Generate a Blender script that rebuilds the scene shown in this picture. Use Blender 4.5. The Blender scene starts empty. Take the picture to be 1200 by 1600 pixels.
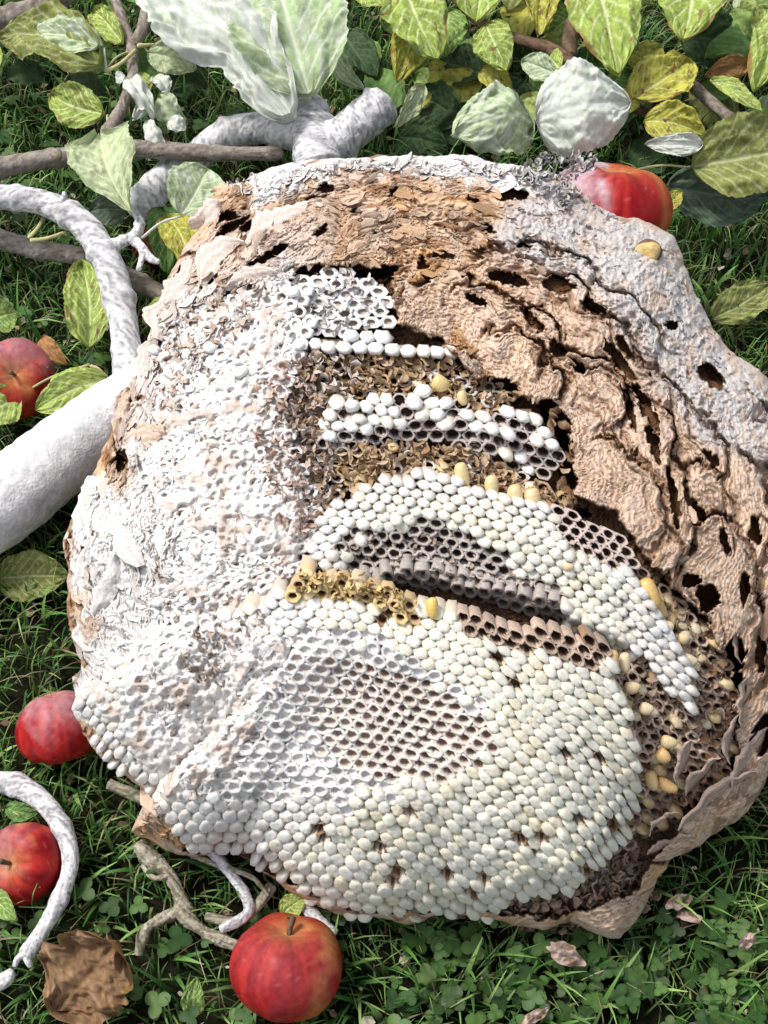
import bpy, math, random
import numpy as np
from mathutils import Vector
rng = np.random.default_rng(7)
random.seed(7)
SC = bpy.context.scene
# ------------------------------------------------------------------ camera, sky, sun, exposure
PITCH = math.radians(58.0)
CAM = np.array([0.0, -0.45, 0.72])
VF = math.radians(45.0)
FPX = 800.0 / math.tan(VF / 2)
camd = bpy.data.cameras.new('camera')
cam = bpy.data.objects.new('camera', camd)
SC.collection.objects.link(cam)
cam.location = CAM
cam.rotation_euler = (math.pi / 2 - PITCH, 0, 0)
camd.sensor_fit = 'VERTICAL'
camd.angle = VF
camd.clip_start = 0.01
camd.clip_end = 200
SC.camera = cam
SUN_EL, SUN_AZ = math.radians(58), math.radians(-62)      # azimuth measured from +Y towards +X
w = bpy.data.worlds.new('World'); SC.world = w; w.use_nodes = True
nt = w.node_tree
sky = nt.nodes.new('ShaderNodeTexSky'); sky.sky_type = 'NISHITA'; sky.sun_disc = False
sky.sun_elevation = SUN_EL; sky.sun_rotation = SUN_AZ; sky.dust_density = 3.0; sky.ozone_density = 1.0
bg = nt.nodes['Background']; bg.inputs[1].default_value = 0.15
hs = nt.nodes.new('ShaderNodeHueSaturation'); hs.inputs['Saturation'].default_value = 0.35      # thin high cloud
nt.links.new(sky.outputs[0], hs.inputs['Color']); nt.links.new(hs.outputs[0], bg.inputs[0])
sl = bpy.data.lights.new('sun', 'SUN'); sl.energy = 2.2; sl.angle = math.radians(12); sl.color = (1.0, 0.95, 0.88)
so = bpy.data.objects.new('sun', sl); SC.collection.objects.link(so)
sd = Vector((math.sin(SUN_AZ) * math.cos(SUN_EL), math.cos(SUN_AZ) * math.cos(SUN_EL), math.sin(SUN_EL)))
so.rotation_euler = sd.to_track_quat('Z', 'Y').to_euler()
so.location = sd * 3
SC.view_settings.view_transform = 'Standard'
SC.view_settings.look = 'None'
SC.view_settings.gamma = 1.0
SC.view_settings.exposure = 0.28
SC.cycles.max_bounces = 5
SC.cycles.diffuse_bounces = 3
SC.cycles.transparent_max_bounces = 4

# ------------------------------------------------------------------ camera geometry helpers
FW = np.array([0, math.cos(PITCH), -math.sin(PITCH)])
UP = np.array([0, math.sin(PITCH), math.cos(PITCH)])
RT = np.array([1.0, 0, 0])
def ray(u, v):
    u = np.asarray(u, float)[..., None]; v = np.asarray(v, float)[..., None]
    return FW + RT * (u - 600) / FPX + UP * (800 - v) / FPX
def Pd(u, v, D):
    return CAM + ray(u, v) * np.asarray(D, float)[..., None]
def depth_at_height(v, h):
    return (CAM[2] - h) / (math.sin(PITCH) - math.cos(PITCH) * (800 - np.asarray(v, float)) / FPX)
def G(u, v, h=0.0):
    return Pd(u, v, depth_at_height(v, h))

# ------------------------------------------------------------------ noise
def _h(ix, iy, s):
    n = (ix.astype(np.int64) * 374761393 + iy.astype(np.int64) * 668265263 + s * 974634777) & 0x7fffffff
    n = ((n ^ (n >> 13)) * 1274126177) & 0x7fffffff
    n = (n ^ (n >> 16)) & 0x7fffffff
    return n / 2147483647.0
def vnoise(x, y, s=0):
    x = np.asarray(x, float); y = np.asarray(y, float)
    ix = np.floor(x); iy = np.floor(y); fx = x - ix; fy = y - iy
    fx = fx * fx * (3 - 2 * fx); fy = fy * fy * (3 - 2 * fy)
    a = _h(ix, iy, s); b = _h(ix + 1, iy, s); c = _h(ix, iy + 1, s); d = _h(ix + 1, iy + 1, s)
    return (a + (b - a) * fx) * (1 - fy) + (c + (d - c) * fx) * fy
def fbm(x, y, o=4, s=0, g=0.5):
    t = 0; a = 1; n = 0
    for k in range(o):
        t = t + a * vnoise(np.asarray(x) * 2 ** k + 17.3 * k, np.asarray(y) * 2 ** k - 9.1 * k, s + k); n += a; a *= g
    return t / n
def ss(a, b, x):
    t = np.clip((x - a) / (b - a), 0, 1); return t * t * (3 - 2 * t)
def inpoly(u, v, poly):
    u = np.asarray(u, float); v = np.asarray(v, float); r = np.zeros(u.shape, bool)
    n = len(poly)
    for i in range(n):
        x1, y1 = poly[i]; x2, y2 = poly[(i + 1) % n]
        if y1 == y2: continue
        c = ((y1 > v) != (y2 > v)) & (u < (x2 - x1) * (v - y1) / (y2 - y1) + x1)
        r ^= c
    return r
def sdpoly(u, v, poly):
    """signed distance in px, negative inside"""
    u = np.asarray(u, float); v = np.asarray(v, float); d = np.full(u.shape, 1e9)
    n = len(poly)
    for i in range(n):
        x1, y1 = poly[i]; x2, y2 = poly[(i + 1) % n]
        ex, ey = x2 - x1, y2 - y1; L = ex * ex + ey * ey + 1e-9
        t = np.clip(((u - x1) * ex + (v - y1) * ey) / L, 0, 1)
        d = np.minimum(d, (u - x1 - t * ex) ** 2 + (v - y1 - t * ey) ** 2)
    d = np.sqrt(d)
    return np.where(inpoly(u, v, poly), -d, d)
def mix(a, b, t):
    a = np.asarray(a, float); b = np.asarray(b, float); t = np.asarray(t, float)[..., None]
    return a * (1 - t) + b * t
def nrm(a):
    return a / (np.linalg.norm(a, axis=-1, keepdims=True) + 1e-12)

# ------------------------------------------------------------------ mesh helpers
def mesh_obj(name, V, faces, mat, parent=None, col=None, smooth=True):
    """faces: list of int arrays, each (n,3) or (n,4)"""
    me = bpy.data.meshes.new(name)
    V = np.asarray(V, np.float32)
    faces = [np.asarray(f, np.int32) for f in (faces if isinstance(faces, list) else [faces]) if len(f)]
    me.vertices.add(len(V)); me.vertices.foreach_set('co', V.ravel())
    li = np.concatenate([f.ravel() for f in faces])
    tot = np.concatenate([np.full(len(f), f.shape[1], np.int32) for f in faces])
    st = np.concatenate([[0], np.cumsum(tot)[:-1]]).astype(np.int32)
    me.loops.add(len(li)); me.loops.foreach_set('vertex_index', li)
    me.polygons.add(len(tot)); me.polygons.foreach_set('loop_start', st)
    me.polygons.foreach_set('use_smooth', np.full(len(tot), smooth))
    me.update(calc_edges=True)
    if col is not None:
        c = np.ones((len(V), 4), np.float32); c[:, :3] = np.clip(col, 0.004, 0.95)
        a = me.color_attributes.new('Col', 'FLOAT_COLOR', 'POINT'); a.data.foreach_set('color', c.ravel())
    me.validate()
    o = bpy.data.objects.new(name, me); SC.collection.objects.link(o)
    if mat: me.materials.append(mat)
    if parent: o.parent = parent
    return o
def grid_faces(nr, nc, wrap=False):
    i = np.arange(nr - 1)[:, None]; j = np.arange(nc if wrap else nc - 1)[None, :]
    j2 = (j + 1) % nc
    a = i * nc + j; b = i * nc + j2; c = (i + 1) * nc + j2; d = (i + 1) * nc + j
    return np.stack([a, b, c, d], -1).reshape(-1, 4)
class MB:
    def __init__(s): s.V = []; s.F = []; s.C = []; s.n = 0
    def add(s, V, F, C):
        V = np.asarray(V, float).reshape(-1, 3); C = np.asarray(C, float)
        if C.ndim == 1: C = np.tile(C, (len(V), 1))
        for f in (F if isinstance(F, list) else [F]):
            s.F.append(np.asarray(f) + s.n)
        s.V.append(V); s.C.append(C.reshape(-1, 3)); s.n += len(V)
    def build(s, name, mat, parent=None, smooth=True):
        return mesh_obj(name, np.concatenate(s.V), s.F, mat, parent, np.concatenate(s.C), smooth)
def empty(name, loc):
    o = bpy.data.objects.new(name, None); SC.collection.objects.link(o); o.empty_display_size = 0.02
    o.location = loc; return o
def tag(o, label=None, cat=None, group=None, kind=None):
    if label: o['label'] = label
    if cat: o['category'] = cat
    if group: o['group'] = group
    if kind: o['kind'] = kind
    return o
def adopt(root, *kids):
    """parent parts built in world space to a root empty without moving them"""
    bpy.context.view_layer.update()
    for k in kids:
        k.parent = root; k.matrix_parent_inverse = root.matrix_world.inverted()

# ------------------------------------------------------------------ materials
def mat_col(name, rough=0.8, bump=0.3, bscale=900, bdist=0.0006, noise=0.25, nscale=400, spec=0.3, trans=0.0, sss=0.0):
    m = bpy.data.materials.new(name); m.use_nodes = True
    n = m.node_tree.nodes; l = m.node_tree.links; b = n['Principled BSDF']
    a = n.new('ShaderNodeAttribute'); a.attribute_name = 'Col'
    tc = n.new('ShaderNodeTexCoord')
    nz = n.new('ShaderNodeTexNoise'); nz.inputs['Scale'].default_value = nscale; nz.inputs['Detail'].default_value = 3
    l.new(tc.outputs['Object'], nz.inputs['Vector'])
    mr = n.new('ShaderNodeMapRange'); mr.inputs[1].default_value = 0.25; mr.inputs[2].default_value = 0.75
    mr.inputs[3].default_value = 1 - noise; mr.inputs[4].default_value = 1 + noise * 0.6
    l.new(nz.outputs[0], mr.inputs[0])
    vm = n.new('ShaderNodeVectorMath'); vm.operation = 'SCALE'
    l.new(a.outputs['Color'], vm.inputs[0]); l.new(mr.outputs[0], vm.inputs['Scale'])
    l.new(vm.outputs[0], b.inputs['Base Color'])
    b.inputs['Roughness'].default_value = rough
    b.inputs['Specular IOR Level'].default_value = spec
    if sss:
        b.inputs['Subsurface Weight'].default_value = sss
        b.inputs['Subsurface Scale'].default_value = 0.002
    if bump:
        n2 = n.new('ShaderNodeTexNoise'); n2.inputs['Scale'].default_value = bscale; n2.inputs['Detail'].default_value = 4
        l.new(tc.outputs['Object'], n2.inputs['Vector'])
        bp = n.new('ShaderNodeBump'); bp.inputs['Strength'].default_value = bump; bp.inputs['Distance'].default_value = bdist
        l.new(n2.outputs[0], bp.inputs['Height']); l.new(bp.outputs[0], b.inputs['Normal'])
    if trans:
        t = n.new('ShaderNodeBsdfTranslucent'); l.new(vm.outputs[0], t.inputs[0])
        ms = n.new('ShaderNodeMixShader'); ms.inputs[0].default_value = trans
        l.new(b.outputs[0], ms.inputs[1]); l.new(t.outputs[0], ms.inputs[2])
        l.new(ms.outputs[0], n['Material Output'].inputs[0])
    return m
M_paper = mat_col('nest_paper', 0.9, 0.5, 700, 0.0010, 0.22, 500, 0.1)
M_comb = mat_col('comb_paper', 0.85, 0.4, 900, 0.0006, 0.2, 600, 0.15)
M_silk = mat_col('silk_cap', 0.6, 0.25, 900, 0.0004, 0.08, 300, 0.3)
M_crust = mat_col('powder_crust', 0.9, 0.6, 600, 0.0012, 0.10, 500, 0.1)
M_bark = mat_col('bark', 0.9, 0.6, 500, 0.0012, 0.25, 300, 0.15)
M_leaf = mat_col('leaf', 0.7, 0.35, 500, 0.0006, 0.16, 250, 0.2, trans=0.12)
M_grass = mat_col('grass', 0.5, 0, noise=0.2, nscale=60, spec=0.35, trans=0.25)
M_soil = mat_col('soil', 0.95, 0.8, 120, 0.006, 0.5, 60, 0.1)
M_apple = mat_col('apple_skin', 0.45, 0.15, 400, 0.0004, 0.3, 260, 0.18)
M_larva = mat_col('larva', 0.35, 0.1, 300, 0.0004, 0.1, 200, 0.5, sss=0.2)
M_dry = mat_col('dry_leaf', 0.8, 0.5, 400, 0.0012, 0.3, 200, 0.2)

# ================================================================== THE NEST
OUT = [(340,290),(380,284),(430,264),(480,250),(560,243),(700,246),(800,252),(860,268),(905,290),(950,320),(1005,345),(1050,372),(1078,432),(1112,500),
 (1150,556),(1205,600),(1260,700),(1290,850),(1290,1000),(1250,1110),(1212,1190),(1195,1232),(1150,1277),(1090,1322),(1050,1336),(1025,1370),
 (1010,1410),(965,1462),(930,1457),(890,1440),(850,1450),(780,1436),(700,1430),(620,1440),(550,1432),(480,1405),(440,1380),(400,1350),(360,1332),(300,1338),
 (250,1325),(203,1302),(232,1240),(182,1200),(140,1150),(112,1108),(130,1060),(115,1000),(105,930),(100,850),(128,790),(150,730),(180,650),
 (200,600),(228,530),(255,450),(285,390),(320,350)]
NC = (650.0, 840.0)
_th = np.array([math.atan2(p[1] - NC[1], p[0] - NC[0]) for p in OUT])
_R = np.array([math.hypot(p[1] - NC[1], p[0] - NC[0]) for p in OUT])
_o = np.argsort(_th); _th = _th[_o]; _R = _R[_o]
def Rout(t):
    return np.interp(t, np.concatenate([_th - 2 * np.pi, _th, _th + 2 * np.pi]), np.tile(_R, 3))
def hbase(v): return np.interp(v, [240, 1430], [0.135, 0.022])
def dome(rho):
    rho = np.clip(rho, 0, 1)
    return 0.115 * (1 - rho ** 2.6) ** 0.7
def rho_uv(u, v):
    t = np.arctan2(v - NC[1], u - NC[0]); return np.hypot(u - NC[0], v - NC[1]) / Rout(t)
# smooth (low-pass) version for cell placement
def nest_P(u, v, off=0.0):
    u = np.asarray(u, float); v = np.asarray(v, float)
    D = depth_at_height(v, hbase(v)) - dome(rho_uv(u, v)) - off
    return Pd(u, v, D)

COMB_HOLLOW = [(455,440),(540,412),(612,425),(622,505),(690,528),(740,590),(822,618),(872,645),(892,700),(900,770),(960,800),(1000,850),(1060,925),(1110,975),(1150,1080),
 (1155,1200),(1090,1262),(1035,1330),(985,1400),(860,1438),(760,1425),(550,1425),(440,1370),(290,1325),(238,1240),(135,1120),(215,1030),(290,900),(270,780),(262,690),(285,600),(370,510)]
GREY = [(790,330),(860,300),(960,330),(1050,372),(1115,500),(1205,600),(1300,760),(1290,800),(1180,740),(1090,670),(1030,590),(960,480),(880,430),(780,390)]
WHITE_TOP = [(330,280),(480,235),(700,230),(860,240),(860,300),(780,292),(700,272),(560,262),(450,300),(400,312),(385,300)]
WHITE_LEFT = [(115,830),(135,770),(170,760),(230,770),(300,760),(300,1000),(220,1080),(90,1120),(125,1040),(150,960)]
PALE_UL = [(330,370),(500,350),(500,440),(300,480),(230,620),(200,590),(255,440)]
W_POLY = [(288,478),(400,455),(450,430),(490,455),(480,560),(440,640),(480,740),(500,830),(470,905),(420,945),(330,975),(250,1010),(195,1055),(128,1090),(128,1060),(200,1000),(262,900),(236,790),(205,690),(232,640),(228,560)]
def scallop_list():
    L = []
    r = np.random.default_rng(3)
    # (u, v, outward angle deg (0 = +u, 90 = +v down), ra, rb, height)
    L += [(930,640,-35,58,50,.010),(955,790,-20,78,90,.010),(860,480,-60,50,70,.010),(760,500,-70,44,60,.009),(790,560,-50,40,48,.010),
          (960,560,-40,40,60,.009),(1010,700,-15,44,66,.009),(1040,800,0,36,80,.010),(905,520,-50,34,60,.008),(870,420,-70,26,70,.009),
          (800,425,-75,26,60,.009),(1000,610,-30,30,60,.009),(1130,930,-10,60,110,.010),(1150,800,-10,60,90,.009),(1185,1080,10,50,90,.009),
          (1100,860,-60,44,40,.008),(845,600,-40,30,46,.009),(990,870,20,60,60,.009),(1080,700,-30,40,70,.009),(1200,720,-25,40,80,.007),(1100,780,-40,34,50,.008),(930,590,-60,26,60,.008),(700,470,-90,40,50,.007),(1040,640,-35,26,60,.008),(980,500,-50,26,70,.007),(1200,900,-20,50,90,.010),(830,520,-60,34,44,.009),(1170,1000,0,30,80,.010),(460,380,-110,50,80,.009),(400,410,-130,44,60,.010),(300,450,-150,40,50,.010),(265,510,-160,34,60,.009),
          (700,570,-70,30,55,.006),(660,500,-90,44,40,.006),(225,680,-170,40,50,.010),(150,860,180,36,110,.009),(185,830,-170,44,100,.009),
          (160,1000,160,40,80,.008),(1130,1260,50,44,90,.012),(1180,1180,30,40,60,.010),(960,1430,70,40,60,.010),(1060,1300,60,40,70,.009)]
    for k in range(150):
        t = r.uniform(-math.pi * 1.02, 0.9); rh = r.uniform(0.55, 1.0)
        R = Rout(t) * rh; u = NC[0] + R * math.cos(t); v = NC[1] + R * math.sin(t)
        g = sdpoly(np.array([u]), np.array([v]), GREY)[0]
        s = r.uniform(14, 34) * (0.6 if g < 10 else 1)
        L.append((u, v, math.degrees(t) + r.uniform(-40, 40), s * 0.5, s * r.uniform(0.9, 1.9), r.uniform(.0015, .0045) * (0.5 if g < 10 else 1)))
    return L
HOLES = [(1050,505,13,8,0,.02),(1110,586,28,14,50,.022),(1148,1020,17,28,0,.05),(1150,1075,12,26,10,.045),(1195,1150,18,34,15,.04),(800,437,32,11,15,.02),
 (872,445,22,15,30,.02),(484,424,26,10,-20,.03),(590,424,30,12,-8,.035),(372,462,34,14,-38,.03),(262,535,12,34,25,.03),(783,604,28,12,8,.03),(240,690,9,22,0,.03),
 (868,655,16,36,-30,.04),(885,720,12,50,-8,.04),(1105,935,18,24,-10,.03),(900,800,20,8,0,.02),(360,352,30,8,-35,.02),(330,425,30,9,-55,.03),(300,490,26,8,-60,.03),(420,395,34,8,-25,.025),(395,345,26,7,-30,.02),(440,330,20,6,-20,.02),(285,430,22,6,-60,.02),(350,490,16,6,-30,.02),(620,300,12,5,0,.012),(560,330,12,4,-10,.012),(500,360,16,5,-30,.014),(760,360,16,5,20,.012),(820,385,14,5,20,.014),(700,350,10,4,0,.01),(590,370,12,4,10,.012),(745,470,18,7,30,.018),(830,500,22,8,50,.02),(985,640,6,40,-20,.016),(1025,700,7,34,-20,.018),(1180,830,9,24,-10,.018),(1130,850,7,22,-20,.016),(1165,920,7,30,0,.02),(1090,800,8,20,-30,.016),(1110,720,8,18,-40,.012),(510,300,14,8,0,.015),(190,720,10,20,20,.02),
 (966,560,9,40,-40,.015),(1010,640,8,46,-25,.018),(1052,780,8,50,-8,.018),(930,480,22,9,35,.015),(980,545,24,8,50,.014),(905,575,16,9,40,.02),(870,548,12,20,-40,.015),(1080,905,16,10,0,.02),
 (735,310,10,5,20,.01),(690,400,20,7,0,.01),(660,415,9,12,0,.012),(352,335,20,8,-20,.02),(420,350,26,7,-25,.018),(1190,1020,8,30,5,.02),(1128,1160,12,24,0,.03),(800,305,26,12,5,.02)]
def nest_relief(u, v):
    """envelope relief (m) and albedo at photo coordinates"""
    u = np.asarray(u, float); v = np.asarray(v, float)
    dgrey = sdpoly(u, v, GREY); grey = 1 - ss(-25, 35, dgrey + 50 * (fbm(u / 40, v / 40, 3, 5) - .5))
    wn = 60 * (fbm(u / 30, v / 30, 3, 9) - .5)
    wtop = 1 - ss(-6, 12, sdpoly(u, v, WHITE_TOP) + wn)
    wleft = 1 - ss(-10, 20, sdpoly(u, v, WHITE_LEFT) + wn)
    pale = 1 - ss(-20, 30, sdpoly(u, v, PALE_UL) + wn)
    # tangential flow coordinates
    du = u - NC[0]; dv = v - (NC[1] - 60)
    rr = np.hypot(du, dv) ; th = np.arctan2(dv, du)
    wx = 26 * (fbm(u / 45, v / 45, 3, 21) - .5); wy = 26 * (fbm(u / 45, v / 45, 3, 31) - .5)
    a = rr + wx; b = th * 420 + wy
    # stretched flaky noise: sawtooth of domain-warped noise
    n1 = fbm(a / 9 + 3 * fbm(u / 25, v / 25, 2, 44), b / 26, 3, 41)
    n2 = fbm(a / 5, b / 11, 2, 51)
    n3 = fbm(u / 5.0, v / 5.0, 3, 61)
    saw = (n1 * 5.0) % 1.0
    saw = np.where(saw < .82, saw / .82, (1 - saw) / .18)
    h = 0.0050 * (n1 - .5) + 0.0032 * saw * (1 - .35 * grey) + 0.0016 * (n2 - .5)
    # grey area is granular and wrinkled
    gn = 1 - np.abs(2 * fbm(u / 11 + wx / 20, v / 14, 3, 71) - 1)
    h = h * (1 - .6 * grey) + grey * (0.0055 * gn + 0.003 * (n3 - .5) - .004)
    tan = np.array([.60, .40, .26]); brown = np.array([.26, .12, .05]); pink = np.array([.62, .48, .385]); ochre = np.array([.60, .34, .14])
    c = mix(tan, pink, ss(.35, .65, fbm(u / 60, v / 60, 3, 81)))
    c = mix(c, ochre, ss(.55, .75, fbm(u / 45, v / 45, 3, 91)) * .7)
    c = mix(c, brown, ss(.52, .66, fbm(a / 6, b / 34, 3, 101)) * .8); c = c * (1 + .5 * (fbm(a / 3.2, b / 22, 2, 103) - .5) * 1.5)[..., None]; c = mix(c, [.78, .62, .46], ss(.60, .72, fbm(a / 5, b / 30, 2, 107)) * .6)
    shell = ss(560, 760, u + .3 * (v - 500)) * (1 - grey)
    sk = a / 8.0 + 4.5 * fbm(u / 70, v / 70, 2, 121) + .8 * n1
    stripe = .5 + .5 * np.sin(2 * np.pi * sk)
    h = h * (1 - .5 * shell) + shell * (.0013 * stripe + .007 * (fbm(u / 60, v / 60, 2, 131) - .5))
    c = mix(c, [.42, .27, .17], shell * (1 - ss(.0, .35, stripe)) * .7)
    # scallops
    top = np.zeros(u.shape); groove = np.zeros(u.shape); inside = np.zeros(u.shape); bc = c.copy()
    for (cu, cv, ang, ra, rb, H) in scallop_list():
        m = (np.abs(u - cu) < max(ra, rb) * 1.5) & (np.abs(v - cv) < max(ra, rb) * 1.5)
        if not m.any(): continue
        uu = u[m] - cu + 1.6 * wx[m] + 5 * (n3[m] - .5); vv = v[m] - cv + 1.6 * wy[m] + 12 * (n2[m] - .5)
        ca, sa = math.cos(math.radians(ang)), math.sin(math.radians(ang))
        p = uu * ca + vv * sa; q = -uu * sa + vv * ca
        d = np.sqrt((p / ra) ** 2 + (q / rb) ** 2) + .16 * (n1[m] - .5); pn = p / ra
        f = ss(-0.6, 0.9, pn) * (1 - ss(.93, 1.02, d)) + 0.25 * (1 - ss(.6, 1.0, d))
        hh = H * f * (1 + .28 * ss(.84, .92, d) * (pn > 0))
        if ra > 25:
            k = np.sqrt((p + .9 * ra) ** 2 + (q * .8) ** 2) / 8.5 + 2.2 * n1[m]
            st = 0.5 + 0.5 * np.sin(2 * np.pi * k)
            hh = hh + .0011 * st * (d < 1)
            mm = (d < 1) & (hh > top[m])
            tmp = bc[m]; stc = mix(mix(np.array([.66,.50,.38]), np.array([.38,.23,.14]), ss(.55, 1, st) * .8), np.array([.66,.52,.43]), ss(.42,.8,fbm(u[m]/30, v[m]/30, 2, 7)) * .6)
            tmp[mm] = stc[mm] * (.88 + .24 * _h(np.array([int(cu)]), np.array([int(cv)]), 3)); bc[m] = tmp
            ins = inside[m]; ins[mm] = 1; inside[m] = ins
        g = (ss(.98, 1.04, d) - ss(1.04, 1.04 + 9 / ra, d)) * ss(.0, .6, pn / (d + 1e-6))
        groove[m] = np.maximum(groove[m], g * (H > .006) * .012 + g * (H <= .006) * .0035)
        top[m] = np.maximum(top[m], hh)
    c = mix(c, bc, inside)
    h = h * (1 - .45 * inside) + top - np.where(top > .004, groove * .4, groove)
    hol = np.zeros(u.shape)
    for (cu, cv, a_, b_, rot, dep) in HOLES:
        ca, sa = math.cos(math.radians(rot)), math.sin(math.radians(rot))
        uu = u - cu + .6 * wx + 12 * (n2 - .5); vv = v - cv + .6 * wy + 10 * (n3 - .5)
        d = np.sqrt(((uu * ca + vv * sa) / a_) ** 2 + ((-uu * sa + vv * ca) / b_) ** 2)
        hol = np.maximum(hol, dep * (1 - ss(.85, 1.08, d)))
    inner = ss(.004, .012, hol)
    # hollow behind the combs
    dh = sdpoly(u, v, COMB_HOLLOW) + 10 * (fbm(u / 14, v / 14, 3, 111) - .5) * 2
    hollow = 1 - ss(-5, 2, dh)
    c = mix(c, np.array([.56, .525, .51]) * (.85 + .35 * n3[..., None]), grey * (1 - .5 * ss(.5, .7, n1)))
    c = mix(c, [.66, .54, .46], pale * .75)
    wleft = wleft + .95 * (1 - ss(-6, 46, sdpoly(u, v, W_POLY) + 50 * (fbm(u / 22, v / 22, 3, 10) - .5)))
    wh = np.clip(wtop + wleft, 0, 1) * ss(-.0015, .0012, h + .001 - .002 * 0)
    c = mix(c, [.76, .745, .74], np.clip(wh, 0, 1) * .92)
    c = mix(c, [.16, .085, .045], np.clip(inner, 0, 1)); c = mix(c, [.17, .095, .055], hollow * .9)  # hollow paper painted darker so the gap between tiers looks shaded
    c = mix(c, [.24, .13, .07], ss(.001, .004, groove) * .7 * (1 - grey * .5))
    return h - hol - hollow * (.022 + .006 * n2), c

NA, NR, NS = 2200, 430, 26
t = np.linspace(-math.pi, math.pi, NA, endpoint=False)
ragged = 1 + 0.018 * (fbm(np.cos(t) * 9 + 20, np.sin(t) * 9 + 20, 4, 300) - .5) * 2 + 0.006 * (fbm(np.cos(t) * 60 + 80, np.sin(t) * 60 + 80, 2, 301) - .5)
Ro = Rout(t) * ragged
rho = np.linspace(0.02, 1, NR)[:, None] ** 0.8
U = NC[0] + rho * Ro[None] * np.cos(t); Vv = NC[1] + rho * Ro[None] * np.sin(t)
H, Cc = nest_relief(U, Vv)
H = H * (1 - .6 * ss(.975, 1, rho))
Pn = Pd(U, Vv, depth_at_height(Vv, hbase(Vv)) - dome(rho * np.ones_like(U)) - H)
rim = Pn[-1]
rows = [Pn.reshape(-1, 3)]; cols = [Cc.reshape(-1, 3)]
ctr = rim.mean(0)
for k in range(1, NS):
    s = k / (NS - 1)
    r2 = rim.copy()
    bulge = math.sin(s * math.pi * .75) * .16
    toc = ctr - rim
    back = -FW * 0  # skirt falls from the rim and rolls under
    r2 = rim + toc * np.array([1, 1, 0]) * (0.02 + .30 * s ** 1.6)
    r2[:, 2] = rim[:, 2] * (1 - s) + (-.004) * s
    nn = .004 * (fbm(t[:, None].ravel() * 40, np.full(NA, s * 22), 3, 303) - .5)
    r2 = r2 + nrm(toc) * nn[:, None]
    rows.append(r2); cols.append(Cc[-1] * .95)
Vn = np.concatenate(rows); Cn = np.concatenate(cols)
nest = empty('wasp_nest', (float(ctr[0]), float(ctr[1]), 0))
tag(nest, 'large broken wasp nest with exposed white and brown honeycomb layers lying on the grass', 'wasp nest')
Fn = grid_faces(NR + NS - 1, NA, True)
cap = np.stack([np.arange(NA), np.roll(np.arange(NA), -1)], 1)
Vn = np.concatenate([Vn, Pn[0].mean(0)[None]]); Cn = np.concatenate([Cn, Cn[:1]])
capf = np.stack([cap[:, 1], cap[:, 0], np.full(NA, len(Vn) - 1)], 1)
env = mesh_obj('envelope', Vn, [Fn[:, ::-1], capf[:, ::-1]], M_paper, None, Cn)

# ------------------------------------------------------------------ combs
A_POLY = [(130,1078),(190,1040),(250,1000),(330,962),(430,930),(480,896),(560,912),(650,938),(760,968),(860,992),(945,1000),(972,1080),(1000,1180),(990,1290),(952,1350),(905,1390),
 (830,1402),(760,1436),(690,1428),(560,1436),(490,1408),(440,1378),(400,1346),(360,1332),(290,1340),(258,1292),(235,1240),(180,1200),(140,1152),(112,1106)]
B_POLY = [(480,850),(505,805),(560,762),(640,738),(720,752),(800,775),(870,792),(985,850),(1000,905),(1045,985),(1090,1060),(1082,1115),(1050,1080),(1010,1020),(960,1030),(860,1020),(760,1000),(650,970),(560,945),(470,930)]
C_POLY = [(500,668),(520,632),(600,618),(660,606),(760,640),(820,632),(868,668),(880,720),(860,750),(800,738),(740,706),(680,690),(600,700),(500,720)]
D_POLY = [(464,548),(470,526),(600,524),(650,542),(705,540),(712,560),(640,566),(560,552)]
E_POLY = [(440,455),(470,430),(540,420),(600,440),(612,500),(560,520),(450,520)]
F_POLY = [(955,930),(1010,890),(1060,935),(1120,1000),(1150,1080),(1155,1180),(1095,1245),(1030,1290),(980,1300),(960,1100)]
G_POLY = [(690,1432),(820,1390),(945,1345),(975,1280),(1080,1235),(1060,1310),(1025,1350),(1005,1400),(960,1440),(860,1446)]
H_POLY = [(430,650),(470,560),(560,548),(690,560),(780,600),(800,625),(760,650),(650,620),(520,640),(500,700),(640,690),(740,700),(830,750),(900,790),(860,800),(720,760),(640,740),(540,765),(490,830),(470,760)]
def lipv(pts, u):
    p = np.array(pts, float); return np.interp(u, p[:, 0], p[:, 1])
LA = [(120,1080),(250,1000),(430,930),(480,896),(560,910),(760,966),(945,1000)]
LB = [(480,850),(560,764),(640,738),(720,752),(870,792),(985,850),(1090,1060)]
LC = [(500,650),(520,632),(600,618),(660,606),(760,636),(820,632),(880,680)]
def offA(u, v):
    s = v - lipv(LA, u)
    o = 0.010 + .004 * np.exp(-np.maximum(s, 0) / 40) - .010 * (1 - ss(0, 40, -sdpoly(u, v, A_POLY))) * ss(1200, 1300, v)
    d = np.hypot((u - 560) / 220, (v - 1130) / 120); return o - .007 * (1 - ss(.3, 1.1, d)) - .008 * np.exp(-((u - 350) / 60) ** 2) * ss(900, 1000, v) * (1 - ss(1150, 1260, v))
def offB(u, v):
    s = v - lipv(LB, u); return .004 - .009 * ss(50, 130, s) - .026 * ss(152, 196, s)
def offC(u, v):
    s = v - lipv(LC, u); return .000 - .014 * ss(30, 110, s)
def offD(u, v): return -.002 - .02 * ss(20, 60, v - 540)
def offE(u, v): return -.006 + 0 * u
def offW(u, v): return .002 + .004 * (fbm(u / 60, v / 60, 2, 400) - .5) - .004 * ss(-20, 60, (v - 560)) * ss(440, 490, u) 
def offF(u, v): return -.014 + .006 * ss(1000, 1150, u)
def offG(u, v): return -.020 + 0 * u
def offH(u, v): return -.012 + .008 * (fbm(u / 25, v / 25, 2, 410) - .5)

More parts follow.
